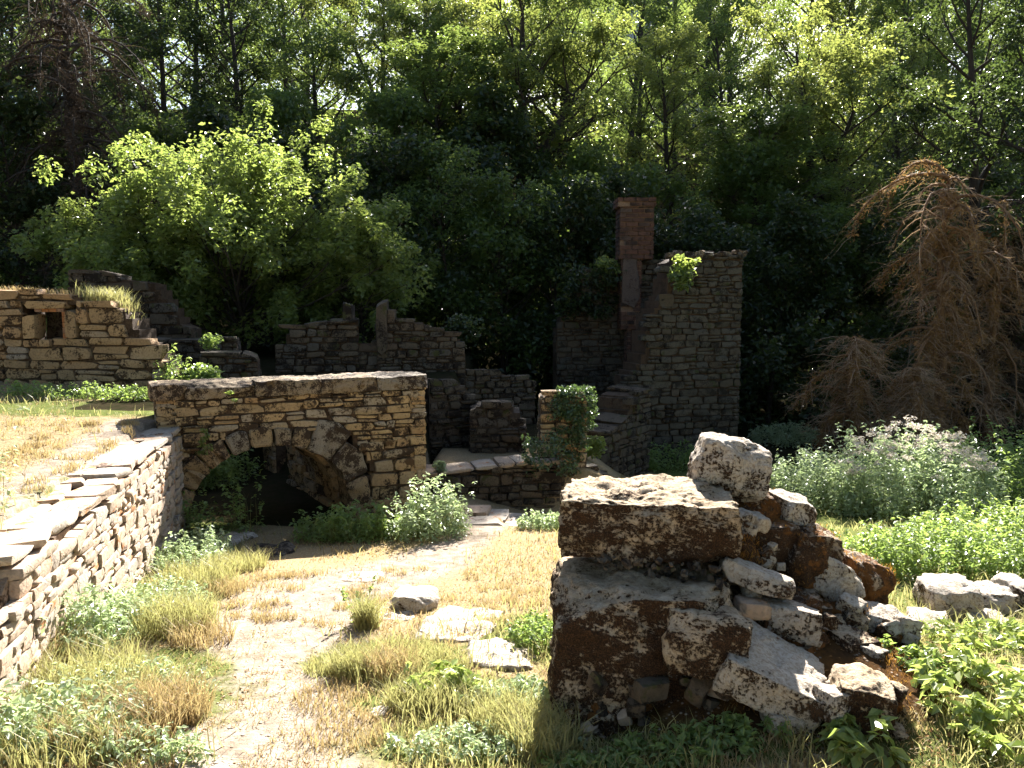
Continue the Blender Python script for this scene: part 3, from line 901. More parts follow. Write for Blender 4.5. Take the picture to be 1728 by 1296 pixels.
def brick_face(parent, px0, px1, py0, py1, y, dep, name='brick', lib='brick', bl=0.27, bh=0.10):
    a, b = at(px0, py1, y), at(px1, py0, y)
    n = 0
    st = []
    z = a.z; row = 0
    r = random.Random(int(px0 * 7 + py0))
    while z < b.z - 0.01:
        x = a.x - (bl / 2 if row % 2 else 0)
        while x < b.x - 0.01:
            x0, x1 = max(x, a.x), min(x + bl, b.x)
            if x1 - x0 > 0.03 and r.random() > 0.04:
                st.append((r.choice(LIB[lib]), ((x0 + x1) / 2, y + 0.06 + r.uniform(-0.018, 0.014), z + bh / 2), (x1 - x0 - 0.018, 0.12, bh - 0.02), Matrix.Identity(3)))
            x += bl
        yy = y + (0 if row % 2 else -0.12)
        while yy < y + dep:
            y0_, y1_ = max(yy, y + 0.12), min(yy + bl, y + dep)
            if y1_ - y0_ > 0.03:
                for xx in (a.x + 0.06, b.x - 0.06):
                    st.append((r.choice(LIB[lib]), (xx, (y0_ + y1_) / 2, z + bh / 2), (0.12, y1_ - y0_ - 0.01, bh - 0.012), Matrix.Identity(3)))
            yy += bl
        z += bh; row += 1
    root = parent
    emit(root, st, 260, name)
    V, F = [], []
    bm = bmesh.new()
    bmesh.ops.create_cube(bm, size=1)
    for v in bm.verts:
        v.co = Vector(((a.x + b.x) / 2 + v.co.x * (b.x - a.x - 0.04), y + dep / 2 + v.co.y * (dep - 0.07), (a.z + b.z) / 2 - 0.01 + v.co.z * (b.z - a.z - 0.02))) - root.location
    me = bpy.data.meshes.new('mortar_core'); bm.to_mesh(me); bm.free(); me.materials.append(M['mortar_pale'])
    add('mortar_core', me, root)


ch = empty('chimney', at(1075, 437, 17.9)); ch.parent = None
# chimney: stack, cap band, plastered flue, fireplace
stack0, stack1 = at(1045, 437, 17.8), at(1105, 345, 17.8)
chim = empty('brick_chimney', at(1075, 640, 17.95), 'square red brick chimney standing on the back wall of the tower ruin', 'chimney')
bpy.data.objects.remove(ch)
brick_face(chim, 1045, 1105, 348, 437, 17.8, 0.72)
brick_face(chim, 1042, 1108, 338, 348, 17.76, 0.80)
brick_face(chim, 1047, 1084, 437, 556, 17.86, 0.6)
plz = prism('plaster_patch', [(0.02, 0.55), (0.30, 0.42), (0.42, 0.65), (0.40, 1.05), (0.34, 1.35), (0.36, 1.7), (0.22, 1.95), (0.06, 2.1), (0.03, 1.2)], -0.02, 0.05, M['plaster'], chim,
            lambda u, d_, z: at(1047, 556, 17.84) + Vector((u, d_, z + 0.05)), 0.01)
brick_face(chim, 1060, 1108, 540, 556, 17.75, 0.3)          # lintel of the fireplace
brick_face(chim, 1057, 1066, 556, 636, 17.80, 0.4)
brick_face(chim, 1084, 1092, 556, 636, 17.80, 0.4)
hb = prism('hearth_back', [(0, 0), (0.5, 0), (0.5, 1.1), (0, 1.1)], 0, 0.08, M['brick'], chim, lambda u, d_, z: at(1056, 636, 18.25) + Vector((u, d_, z)), 0.005)



# ------------------------------------------------------------------ boulders and loose rocks
def rock_mesh(size, seed, mat, cuts=14, rnd=0.35, amp=0.06, freq=1.6, planes=5, taper=0.0, fine=1.0):
    r = random.Random(seed)
    bm = bmesh.new()
    bmesh.ops.create_cube(bm, size=2.0)
    bmesh.ops.subdivide_edges(bm, edges=bm.edges[:], cuts=cuts, use_grid_fill=True)
    cutp = []
    for _ in range(planes):
        n = Vector((r.uniform(-1, 1), r.uniform(-1, 1), r.uniform(-0.6, 1))).normalized()
        k = (abs(n.x) + abs(n.y) + abs(n.z)) * r.uniform(0.70, 0.86)
        cutp.append((n, k))
    off = Vector((r.uniform(0, 50), r.uniform(0, 50), r.uniform(0, 50)))
    hs = Vector(size) / 2
    mx = max(hs)
    for v in bm.verts:
        c = v.co.copy()
        s = c.normalized()
        p = c.lerp(s * 1.18, rnd)
        for n, k in cutp:
            e = p.dot(n) - k
            if e > 0: p -= n * e * 0.9
        if taper: p.x *= 1 - taper * (p.z + 1) / 2; p.y *= 1 - taper * (p.z + 1) / 2
        q = Vector((p.x * hs.x, p.y * hs.y, p.z * hs.z))
        w = q / mx * freq + off
        d = noise.fractal(w, 1.0, 2.1, 5) * amp * mx * 2
        d += (noise.ridged_multi_fractal(w * 2.3, 0.9, 2.0, 4, 1.0, 2.0) - 1.0) * amp * mx * 0.35
        d += noise.noise(w * 9) * amp * mx * 0.34 * fine + noise.noise(w * 21) * amp * mx * 0.20 * fine
        d -= max(0.0, noise.noise(w * 5 + Vector((7, 3, 1))) - 0.25) * amp * mx * 0.9
        v.co = q + Vector((s.x * 0.9, s.y * 0.9, s.z * 0.8)) * d
    me = bpy.data.meshes.new('rock'); bm.to_mesh(me); bm.free()
    me.polygons.foreach_set('use_smooth', [True] * len(me.polygons))
    me.materials.append(mat)
    return me


def rock(name, label, box, y, dep, mat, rot=(0, 0, 0), seed=1, parent=None, cat='rock', group=None, cuts=14, tall=1.0, wide=1.0, **kw):
    """a rock filling the photo box (x0, x1, y0, y1), its middle at the distance y"""
    x0, x1, y0, y1 = box
    c = at((x0 + x1) / 2, (y0 + y1) / 2, y)
    s = ((x1 - x0) / FPX * y * wide, dep, (y1 - y0) / FPX * y * tall)
    o = add(name, rock_mesh(s, seed, M[mat], cuts, **kw), parent, c - (parent.location if parent else Vector()))
    o.rotation_euler = rot
    if not parent: tag(o, label, cat, group)
    return o


for k, (u0, u1) in enumerate(COPING):
    o = add('coping_stone', rock_mesh((u1 - u0 + 0.02, 0.66, 0.17), 140 + k, M['crust'], 26, 0.14, 0.032, 4.5, 2), arch_root, ap((u0 + u1) / 2, 0.30, 0.755) - arch_root.location)
    o.rotation_euler = (0, 0, math.atan2(ARCH_D[1], ARCH_D[0]))
o = add('coping_stone', rock_mesh((0.84, 0.34, 0.12), 150, M['pale'], 18, 0.15, 0.03, 3.0, 2), arch_root, ap(2.60, 0.78, 0.76) - arch_root.location)
o.rotation_euler = (0, 0, math.atan2(ARCH_D[1], ARCH_D[0]))
stub = empty('ruined_wall_stub', (0.62, 3.95, -0.35), 'huge lichen covered squared blocks stacked at the end of a broken wall in front', 'ruin')
rock('block', '', (946, 1232, 822, 922), 4.14, 0.62, 'rock', (R(1), 0.015, R(-6)), 3, stub, cuts=60, rnd=0.09, amp=0.055, freq=3.0, planes=2, tall=0.94)
rock('block', '', (932, 1232, 962, 1158), 3.90, 0.82, 'rock', (R(-2), 0.03, R(-5)), 8, stub, cuts=60, rnd=0.09, amp=0.06, freq=2.2, planes=3, tall=1.0)
rock('footing_block', '', (955, 1290, 1120, 1290), 3.86, 0.78, 'rockmoss', (0, 0, R(-4)), 9, stub, cuts=24, rnd=0.2, amp=0.07, planes=3)
rock('rubble_core', '', (1180, 1420, 1120, 1290), 3.70, 0.7, 'rockmoss', (0, 0, R(6)), 10, stub, cuts=24, rnd=0.35, amp=0.09, planes=3)
rock('rubble_core', '', (1215, 1330, 870, 1010), 4.35, 0.4, 'rockmoss', (0, 0, R(6)), 11, stub, cuts=20, rnd=0.35, amp=0.08, planes=3)
rock('rubble_core', '', (1190, 1380, 985, 1120), 4.1, 0.5, 'rockmoss', (0, 0.1, R(6)), 12, stub, cuts=20, rnd=0.35, amp=0.09, planes=3)
RUB = [rock_mesh((1, 0.8, 0.7), 500 + k, M[('rock', 'rockmoss', 'rockmoss', 'rockwhite')[k % 4]], 7, 0.16, 0.07, 1.8, 8) for k in range(12)]
rq = random.Random(31)
for px0, px1, py0, py1, y0, y1, n_, s0, s1 in ((1215, 1330, 870, 1010, 4.02, 4.12, 26, 0.04, 0.10), (1190, 1400, 1000, 1110, 3.66, 3.86, 34, 0.04, 0.12), (1340, 1540, 1020, 1150, 3.75, 4.0, 44, 0.04, 0.13),
                                            (1240, 1420, 1175, 1270, 3.30, 3.45, 34, 0.04, 0.12), (1400, 1520, 1150, 1260, 3.15, 3.35, 26, 0.03, 0.10), (960, 1240, 1165, 1265, 3.46, 3.52, 36, 0.03, 0.10)):
    for _ in range(n_):
        f = rq.random(); py = py0 + (py1 - py0) * f
        p = at(rq.uniform(px0, px1), py, y1 + (y0 - y1) * f)
        k = rq.uniform(s0, s1)
        put(stub, rq.choice(RUB), 'rubble_stone', p, (k, k, k), Euler((rq.uniform(-.6, .6), rq.uniform(-.6, .6), rq.uniform(0, 6))).to_matrix())
rr = random.Random(77)
for k in range(46):                               # small stones stuck in the dark base
    px, py = rr.uniform(985, 1400), rr.uniform(1150, 1275)
    y = 3.50 - 0.10 * (px - 985) / 400 + rr.uniform(-0.05, 0.03)
    s = rr.uniform(0.03, 0.09)
    put(stub, rr.choice(LIB['rubblepale' if rr.random() < 0.35 else 'rubble']), 'rubble_stone', at(px, py, y), (s * rr.uniform(1, 1.8), s, s), Euler((rr.uniform(-.5, .5), rr.uniform(-.5, .5), rr.uniform(-1, 1))).to_matrix())
for k in range(60):                               # gravel and small stones on the ledge between the blocks
    px = rr.uniform(1010, 1225); py = 940 + (px - 1000) * 0.12 + rr.uniform(-8, 22)
    s = rr.uniform(0.010, 0.034)
    put(stub, rr.choice(LIB['rubble']), 'rubble_stone', at(px, py, 3.78 + rr.uniform(-.1, .1)), (s * 1.6, s, s * 0.6), Euler((rr.uniform(-.8, .8), rr.uniform(-.8, .8), rr.uniform(-2, 2))).to_matrix())

rock('boulder', 'rounded white boulder perched on top of the stacked blocks', (1170, 1292, 742, 838), 4.42, 0.36, 'rockwhite', (R(-4), R(14), R(-8)), 21, cuts=30, rnd=0.42, amp=0.075, planes=5, tall=1.0)
rock('boulder', 'dark brown mossy boulder carrying the perched white boulder', (1205, 1305, 822, 955), 4.5, 0.45, 'rockmoss', (0, 0, R(10)), 22, cuts=22, rnd=0.3, amp=0.09, planes=3)
rock('boulder', 'small white squared stone jutting out right below the perched boulder', (1294, 1360, 834, 888), 4.42, 0.26, 'rockwhite', (R(8), R(8), R(22)), 23, cuts=18, rnd=0.2, amp=0.07, planes=5)
rock('boulder', 'dark rust mossed boulder under the small jutting white stone', (1290, 1390, 880, 1020), 4.35, 0.45, 'rockmoss', (0, R(10), R(14)), 24, cuts=22, rnd=0.35, amp=0.1, planes=3)
rock('rock', 'yellow mossy pyramid shaped stone between the blocks and the rubble', (1231, 1276, 897, 952), 4.02, 0.13, 'rockmoss', (0, 0, R(20)), 25, cuts=16, rnd=0.35, amp=0.08, taper=0.55, planes=3)
rock('rock', 'grey wedge stone wedged below the white boulder', (1262, 1296, 868, 893), 4.12, 0.11, 'rockwhite', (0.2, 0.2, 0.5), 26, cuts=10, rnd=0.3, amp=0.08, planes=5)
rock('rock', 'flat grey chip stone tucked beside the upper block end', (1236, 1266, 862, 880), 4.1, 0.1, 'rockwhite', (0.2, -0.1, 0.3), 27, cuts=10, rnd=0.3, amp=0.08, planes=5)
rock('rock', 'grey stone in the crevice right of the upper block', (1232, 1272, 878, 903), 4.1, 0.12, 'rockwhite', (0, 0.3, 0.1), 28, cuts=10, rnd=0.3, amp=0.08, planes=5)
rock('slab', 'pale flat slab leaning over the middle of the rubble', (1214, 1338, 950, 998), 3.86, 0.24, 'rockwhite', (R(-12), R(16), R(-18)), 29, cuts=20, rnd=0.2, amp=0.045, planes=5, tall=0.8, cat='rock')
rock('rock', 'small orange stone under the leaning flat slab', (1240, 1297, 1012, 1042), 3.74, 0.12, 'pale', (0, R(8), 0.1), 30, cuts=12, rnd=0.25, amp=0.06, planes=5)
rock('rock', 'blunt pinkish stone right of the small orange stone', (1282, 1380, 1018, 1072), 3.78, 0.22, 'rockwhite', (R(-5), R(6), R(-12)), 31, cuts=18, rnd=0.28, amp=0.07, planes=5)
rock('boulder', 'speckled boulder in front of the lower block, left of the white slab', (1118, 1262, 1026, 1130), 3.52, 0.34, 'rock', (R(-6), R(6), R(-10)), 32, cuts=24, rnd=0.3, amp=0.07, planes=4)
rock('slab', 'large bright white tilted slab at the front of the rubble', (1212, 1388, 1092, 1165), 3.46, 0.46, 'rockwhite', (R(7), R(21), R(-16)), 33, cuts=34, rnd=0.10, amp=0.045, freq=2.4, planes=3, tall=0.85, wide=0.98, cat='rock')
rock('rock', 'tan stone sticking out below the white slab', (1286, 1350, 1196, 1232), 3.28, 0.16, 'rockwhite', (0, 0.1, 0.1), 34, cuts=12, rnd=0.25, amp=0.06, planes=5)
rock('rock', 'pale knob stone low at the right foot of the white slab', (1378, 1424, 1160, 1212), 3.22, 0.14, 'rockwhite', (0, 0.1, 0.4), 35, cuts=14, rnd=0.4, amp=0.08, planes=4)
rock('rock', 'pair like cleft pale stone right of the white slab', (1404, 1500, 1140, 1206), 3.28, 0.24, 'rock', (0.1, 0.15, -0.2), 36, cuts=18, rnd=0.25, amp=0.10, planes=4)
rock('boulder', 'rust mossed rounded boulder at the right end of the rubble', (1388, 1482, 934, 1024), 4.45, 0.4, 'rockmoss', (0, R(18), R(12)), 37, cuts=22, rnd=0.35, amp=0.09, planes=3)
rock('rock', 'white streaked slanting stone in front of the rust mossed boulder', (1362, 1452, 948, 1012), 4.2, 0.2, 'rockwhite', (R(-8), R(34), R(-10)), 38, cuts=18, rnd=0.25, amp=0.08, planes=4)
rock('rock', 'dark squat stone under the white streaked stone', (1372, 1450, 1014, 1066), 4.1, 0.25, 'rockmoss', (0, 0.1, 0.1), 39, cuts=16, rnd=0.3, amp=0.08, planes=3)
rock('rock', 'pale worn stone at the far right tip of the rubble', (1446, 1528, 1028, 1082), 4.05, 0.25, 'rockwhite', (0, R(14), R(-16)), 40, cuts=16, rnd=0.35, amp=0.1, planes=4)
rock('rock', 'brown pitted stone low in the right rubble', (1392, 1464, 1064, 1126), 3.8, 0.22, 'rock', (0.1, 0.1, 0.4), 41, cuts=16, rnd=0.4, amp=0.12, planes=4)
rock('rock', 'small pale stone between pitted stone and white slab', (1452, 1490, 1090, 1124), 3.7, 0.12, 'rockwhite', (0.1, 0.1, 0.7), 42, cuts=12, rnd=0.4, amp=0.1, planes=4)
rrx = [(1556, 1640, 980, 1036, 'white blocky rock at the left end of the right hand rubble'), (1632, 1700, 988, 1030, 'middle pale rock of the right hand rubble'), (1690, 1740, 980, 1024, 'pale rock of the right hand rubble at the picture edge'),
       (1536, 1600, 1040, 1064, 'low flat stone in front of the right hand rubble'), (1630, 1690, 1032, 1052, 'thin flat stone before the middle rock of the right hand rubble')]
for k, (a, b, c_, d_, lab) in enumerate(rrx):
    g = on_ground((a + b) / 2, d_)
    rock('rock', lab, (a, b, c_, d_ + 6), g.y + 0.1, 0.36, 'rockwhite', (0.05, rr.uniform(-.1, .15), rr.uniform(-.4, .4)), 60 + k, cuts=16, rnd=0.28, amp=0.09, planes=5)

# flat stones lying in the path and the grass
flats = [(658, 734, 1009, 1036, 0.07, 'square white stone lying on flat rock beside the grass tuft', 'rockwhite'), (626, 700, 1024, 1048, 0.03, 'flat white rock under the square stone', 'rockwhite'),
         (700, 842, 1034, 1086, 0.04, 'broad flat white rock in the middle of the path', 'rockwhite'), (782, 908, 1090, 1134, 0.05, 'flat white rock slab left of the stacked blocks', 'rockwhite'),
         (690, 735, 1244, 1262, 0.03, 'small white stone half sunk near the bottom edge', 'rockwhite'), (624, 656, 1196, 1216, 0.03, 'small white pebble stone in dry grass', 'rockwhite'),
         (345, 396, 900, 924, 0.06, 'pale flat stone at the left foot of the arch', 'rockwhite'), (392, 470, 918, 946, 0.045, 'shaded grey threshold stone under the arch', 'dark'),
         (960, 1010, 1278, 1296, 0.05, 'flat grey stone in the shadow of the stacked blocks', 'rockwhite'), (570, 640, 966, 982, 0.02, 'thin flat stone flush with the dry grass before the arch', 'rockwhite')]
for k, (a, b, c_, d_, h, lab, mt) in enumerate(flats):
    g0, g1 = on_ground((a + b) / 2, d_), on_ground((a + b) / 2, c_)
    w = (b - a) / FPX * g0.y; dep = max(0.12, min(0.7, g1.y - g0.y))
    o = add('flat_stone', rock_mesh((w, dep, h * 2), 90 + k, M[mt], 18, 0.38, 0.06, 2.2, 6), None, (g0.x, (g0.y + g1.y) / 2, hz(g0.x, (g0.y + g1.y) / 2) + h * (0.40 if k == 0 else -0.45)))
    o.rotation_euler = (-0.06, 0, rr.uniform(-0.2, 0.2))
    tag(o, lab, 'stone')
# slabs along the foot of the courtyard wall
paving = empty('paving', on_ground(835, 872), 'row of sunlit flat paving slabs at the foot of the courtyard wall', 'paving')
for k, (px, py, w, dp) in enumerate(((795, 866, 0.45, 0.42), (826, 874, 0.42, 0.5), (857, 880, 0.40, 0.5), (812, 884, 0.5, 0.3), (884, 888, 0.34, 0.4))):
    g = on_ground(px, py)
    put(paving, LIB['slab'][k], 'slab', (g.x, g.y, g.z + 0.012), (w, dp, 0.07), Euler((rr.uniform(-.03, .03), rr.uniform(-.03, .03), rr.uniform(-.25, .1))).to_matrix())


# ------------------------------------------------------------------ leaves, blades, branches
def unit(v):
    return v / np.maximum(np.linalg.norm(v, axis=-1, keepdims=True), 1e-9)


def leaves(P, N, S, aspect=0.6, fold=0.15, T=None, r=rng):
    """rhombic folded leaves: arrays of verts, tris, tint"""
    n = len(P)
    N = unit(N)
    if T is None: T = r.normal(size=(n, 3))
    T = unit(T - (T * N).sum(1, keepdims=True) * N)
    B = np.cross(N, T)
    S = np.asarray(S).reshape(-1, 1)
    v0 = P - T * S * 0.5
    v2 = P + T * S * 0.5
    m = P + N * S * fold - T * S * 0.05
    v1 = m - B * S * aspect * 0.5
    v3 = m + B * S * aspect * 0.5
    V = np.stack([v0, v1, v2, v3], 1).reshape(-1, 3)
    k = np.arange(n)[:, None] * 4
    F = np.concatenate([k + [0, 1, 2], k + [0, 2, 3]], 1).reshape(-1, 3)
    tint = np.repeat(r.random(n), 4)
    return V, F, tint


def blades(P, H, W, lean, r=rng):
    """grass blades: five verts, three triangles each"""
    n = len(P)
    az = r.uniform(0, 2 * np.pi, n)
    la = r.uniform(0, 2 * np.pi, n)
    H = np.asarray(H); L = np.asarray(lean) * H
    bx = np.stack([np.cos(az), np.sin(az), 0 * az], 1) * (np.asarray(W)[:, None] / 2)
    ld = np.stack([np.cos(la), np.sin(la), 0 * la], 1)
    up = np.array([0, 0, 1.0])
    mid = P + up * (H * 0.6)[:, None] + ld * (L * 0.35)[:, None]
    tip = P + up * (H * 0.95)[:, None] + ld * L[:, None]
    V = np.stack([P - bx, P + bx, mid - bx * 0.7, mid + bx * 0.7, tip], 1).reshape(-1, 3)
    k = np.arange(n)[:, None] * 5
    F = np.concatenate([k + [0, 1, 3], k + [0, 3, 2], k + [2, 3, 4]], 1).reshape(-1, 3)
    return V, F, np.repeat(r.random(n), 5)


class Wood:
    def __init__(self): self.V, self.F, self.o = [], [], 0

    def tube(self, pts, rad, sides=6):
        pts = [Vector(p) for p in pts]
        n = len(pts)
        ref = Vector((0.31, 0.83, 0.46))
        for i, p in enumerate(pts):
            t = (pts[min(i + 1, n - 1)] - pts[max(i - 1, 0)]).normalized()
            a = t.cross(ref)
            if a.length < 0.05: a = t.cross(Vector((1, 0, 0)))
            a.normalize(); b = t.cross(a)
            for k in range(sides):
                w = 2 * math.pi * k / sides
                q = p + (a * math.cos(w) + b * math.sin(w)) * rad[i]
                self.V.append((q.x, q.y, q.z))
        for i in range(n - 1):
            for k in range(sides):
                k2 = (k + 1) % sides
                a0 = self.o + i * sides
                self.F.append((a0 + k, a0 + k2, a0 + sides + k2, a0 + sides + k))
        self.o += n * sides

    def mesh(self, name, mat): return mesh_np(name, np.array(self.V), np.array(self.F), mat, True)


def cat(parts):
    Vs, Fs, Ts, o = [], [], [], 0
    for V, F, T in parts:
        Vs.append(V); Fs.append(F + o); Ts.append(T); o += len(V)
    return np.concatenate(Vs), np.concatenate(Fs), np.concatenate(Ts)


def clump_leaves(C, Rad, per, size, r, flat=0.55, up=0.9):
    """leaves spread through ellipsoidal clumps round the centres C"""
    C = np.repeat(C, per, 0); Rad = np.repeat(Rad, per)
    n = len(C)
    d = unit(r.normal(size=(n, 3))) * (r.random(n) ** 0.45)[:, None]
    d[:, 2] *= flat
    P = C + d * Rad[:, None]
    N = r.normal(size=(n, 3)) * 0.75 + np.array([0, 0, up]) + d * 0.5
    T = d * np.array([1, 1, 0.2]) + r.normal(size=(n, 3)) * 0.5 + np.array([0, 0, -0.35])
    return leaves(P, N, size * r.uniform(0.45, 1.45, n), 0.62, 0.14, T, r)


def tree_mesh(seed, H, trunk_r, base, spread, limbs, per, leaf, lean=0.04, fork=None, lmat='leaf', clump=0.62, flat=0.78, upright_=0.6, conic=0.5, subs=4, el0=(0.05, 0.5)):
    """trunk and limb mesh, crown mesh (origin at the foot)"""
    r = random.Random(seed); nr = np.random.default_rng(seed)
    w = Wood()
    axes = []
    n = 9
    p, pts = Vector((0, 0, -0.3)), []
    dx, dy = r.uniform(-lean, lean), r.uniform(-lean, lean)
    for i in range(n + 1):
        pts.append(p.copy())
        dx += r.uniform(-lean, lean) * 0.7; dy += r.uniform(-lean, lean) * 0.7
        p = p + Vector((dx, dy, 1)) * ((H + 0.3) / n)
    rad = [trunk_r * (1 - 0.88 * (i / n) ** 0.9) * (1.35 if i == 0 else 1) for i in range(n + 1)]
    w.tube(pts, rad, 8)
    axes.append((pts, rad))
    if fork:
        fh, fdx, fdy = fork
        k = int(fh * n); q = pts[k].copy(); fp = [q.copy()]
        for i in range(6):
            q = q + Vector((fdx * (1 + 0.25 * i), fdy, 1.0 - 0.07 * i)) * ((H * (1 - fh)) / 6)
            q += Vector((r.uniform(-.1, .1), r.uniform(-.1, .1), 0))
            fp.append(q.copy())
        fr_ = [rad[k] * 0.8 * (1 - 0.8 * i / 6) for i in range(7)]
        w.tube(fp, fr_, 7); axes.append((fp, fr_))
    C, Rd = [], []
    for i in range(limbs):
        ax, ar = axes[i % len(axes)] if len(axes) > 1 else axes[0]
        lo = base if ax is axes[0][0] else 0.25
        t = lo + (0.99 - lo) * ((i + r.random()) / limbs)
        f = t * (len(ax) - 1); k = min(int(f), len(ax) - 2); q = ax[k].lerp(ax[k + 1], f - k)
        tt = (t - lo) / (1 - lo)
        L = spread * ((1 - tt) ** conic * 0.85 + 0.25) * r.uniform(0.65, 1.15)
        if tt < 0.15: L *= 0.8
        az = i * 2.39996 + r.uniform(-.5, .5)
        el = r.uniform(*el0) + upright_ * tt
        dirv = Vector((math.cos(az) * math.cos(el), math.sin(az) * math.cos(el), math.sin(el)))
        lp = [q.copy()]; cur = q.copy(); m = 4
        for j in range(m):
            dirv = (dirv + Vector((r.uniform(-.25, .25), r.uniform(-.25, .25), r.uniform(-.05, .2)))).normalized()
            cur = cur + dirv * (L / m); lp.append(cur.copy())
        lr_ = max(0.025, ar[k] * 0.48)
        w.tube(lp, [lr_ * (1 - 0.8 * j / m) for j in range(m + 1)], 5)
        C.append(lp[-1]); Rd.append(clump * r.uniform(0.75, 1.2))
        for s in range(subs):
            f = 1.2 + (m - 1.4) * r.random(); j = min(int(f), m - 1); b0 = lp[j].lerp(lp[j + 1], f - j)
            sd = (dirv + Vector((r.uniform(-1, 1), r.uniform(-1, 1), r.uniform(-.4, .7)))).normalized()
            b1 = b0 + sd * L * r.uniform(0.2, 0.42)
            bm_ = b0.lerp(b1, 0.5) + Vector((r.uniform(-.1, .1), r.uniform(-.1, .1), 0.08))
            w.tube([b0, bm_, b1], [lr_ * 0.4, lr_ * 0.25, lr_ * 0.1], 4)
            C.append(b1); Rd.append(clump * r.uniform(0.55, 1.05))
    C = np.array([tuple(c) for c in C]); Rd = np.array(Rd)
    V, F, T = clump_leaves(C, Rd, per, leaf, nr, flat)
    return w.mesh('trunk', M['bark']), mesh_np('crown', V, F, M[lmat], False, T)


def plant_tree(name, loc, meshes, scale, rz, label, group=None, cat_='tree'):
    root = empty(name, loc, label, cat_, group)
    root.scale = scale if isinstance(scale, (tuple, list)) else (scale,) * 3
    root.rotation_euler = (0, 0, rz)
    a = add('trunk', meshes[0], root); b = add('crown', meshes[1], root)
    return root


PROTO = [tree_mesh(101, 14, 0.27, 0.30, 3.4, 30, 105, 0.125, lmat='leaf', conic=0.25),
         tree_mesh(102, 14, 0.25, 0.38, 3.0, 30, 105, 0.12, conic=0.25, lmat='leafyellow', lean=0.07),
         tree_mesh(103, 14, 0.28, 0.22, 3.6, 32, 105, 0.13, conic=0.3, lmat='leafdark'),
         tree_mesh(104, 14, 0.24, 0.33, 3.1, 30, 105, 0.12, conic=0.25, lmat='leaf', lean=0.09),
         tree_mesh(105, 14, 0.26, 0.30, 3.2, 30, 105, 0.125, conic=0.25, lmat='leafyellow', lean=0.05, fork=(0.45, 0.22, 0.0))]
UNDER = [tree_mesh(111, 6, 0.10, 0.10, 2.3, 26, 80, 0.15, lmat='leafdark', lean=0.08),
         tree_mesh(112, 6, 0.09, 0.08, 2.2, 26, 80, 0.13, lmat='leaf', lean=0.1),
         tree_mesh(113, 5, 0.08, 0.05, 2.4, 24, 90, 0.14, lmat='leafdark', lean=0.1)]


ORD = 'first second third fourth fifth sixth seventh eighth ninth tenth eleventh twelfth thirteenth fourteenth fifteenth sixteenth seventeenth eighteenth nineteenth twentieth'.split()
ORD += ['twenty ' + w_ for w_ in ORD[:9]]


def sun_limit(y, x=0):
    sx = x - 0.194 * (y - 17)
    if -9 < sx < -1.5: return 2.9 + (y - 17) * 0.69
    if 6.5 < sx < 12: return 0.2 + (y - 17) * 0.69
    front = 12.0 if x < 2 else 16.0
    return 0.8 + (y - front) * math.tan(R(SUN_EL)) * 0.98


def tree_at(px, y, H, proto, name='broadleaf_tree', label='tall green broadleaf tree in the dense wood behind the ruins', group='trees of the wood behind the ruins', limit=True, rz=None, under=False, wide=1.0):
    x = at(px, 500, y).x
    z = hz(x, y)
    if limit: H = min(H, sun_limit(y, x) - z)
    base_h = (6 if under and proto < 2 else 5 if under else 14)
    s = H / base_h
    k = min(max(s, 0.85), 1.3) * wide if not under else s * wide
    return plant_tree(name, (x, y, z), (UNDER if under else PROTO)[proto], (k, k, s), rz if rz is not None else random.uniform(0, 6.28), label, group)


# single trees one can point to
fork_tree = tree_mesh(120, 15, 0.52, 0.56, 3.6, 34, 110, 0.13, conic=0.25, lean=0.015, fork=(0.50, 0.20, 0.05), lmat='leafyellow')
fx_ = at(880, 300, 26.5)
plant_tree('broadleaf_tree', (fx_.x, 26.5, hz(fx_.x, 26.5)), fork_tree, (0.9, 0.9, 0.80), R(-8), 'big tree with a pale forked trunk left of the chimney')
slim = tree_mesh(121, 14, 0.30, 0.55, 2.6, 26, 110, 0.125, conic=0.25, lean=0.012, lmat='leaf')
for px, y, lab in ((738, 26.0, 'slim dark trunked tree, left one of the pair above the doorway ruins'), (772, 26.8, 'slim dark trunked tree, right one of the pair above the doorway ruins'),
                   (1272, 25.0, 'tall slim tree with dark straight trunk close right of the tower'), (1300, 26.5, 'slim leaning tree just right of the tall slim tree by the tower')):
    x = at(px, 300, y).x; z = hz(x, y)
    plant_tree('broadleaf_tree', (x, y, z), slim, (1, 1, (sun_limit(y, x) - z) / 14), random.uniform(0, 6), lab)
lean_t = tree_mesh(122, 11, 0.32, 0.5, 2.8, 26, 110, 0.125, conic=0.25, lean=0.03, fork=(0.5, 0.25, 0), lmat='leafyellow')
x = at(1425, 320, 26.5).x
o = plant_tree('broadleaf_tree', (x, 26.5, hz(x, 26.5)), lean_t, 1.0, 0.4, 'leaning dark trunk with a fork above the dead orange conifer')
o.rotation_euler = (0, R(-9), 0.4)

# the hazel in full sun, left
hazel = tree_mesh(130, 2.4, 0.10, 0.05, 3.7, 62, 120, 0.115, lean=0.08, lmat='leafhazel', clump=0.40, flat=1.15, upright_=0.35, conic=0.1, subs=5, el0=(0.15, 1.05))
hp_ = at(405, 480, 17.0)
plant_tree('hazel_bush', (hp_.x, 17.0, hz(hp_.x, 17.0)), hazel, (0.90, 0.85, 0.80), 0.3, 'broad bright green hazel bush in full sun behind the left ruins', cat_='bush')
hazel2 = tree_mesh(131, 1.8, 0.08, 0.05, 2.3, 36, 110, 0.115, lean=0.08, lmat='leafhazel', clump=0.36, flat=1.1, upright_=0.35, conic=0.1, subs=5, el0=(0.1, 0.95))
hp_ = at(215, 480, 16.5)
plant_tree('hazel_bush', (hp_.x, 16.5, hz(hp_.x, 16.5)), hazel2, (0.95, 0.9, 0.80), 0, 'small lit bush at the left foot of the broad hazel', cat_='bush')
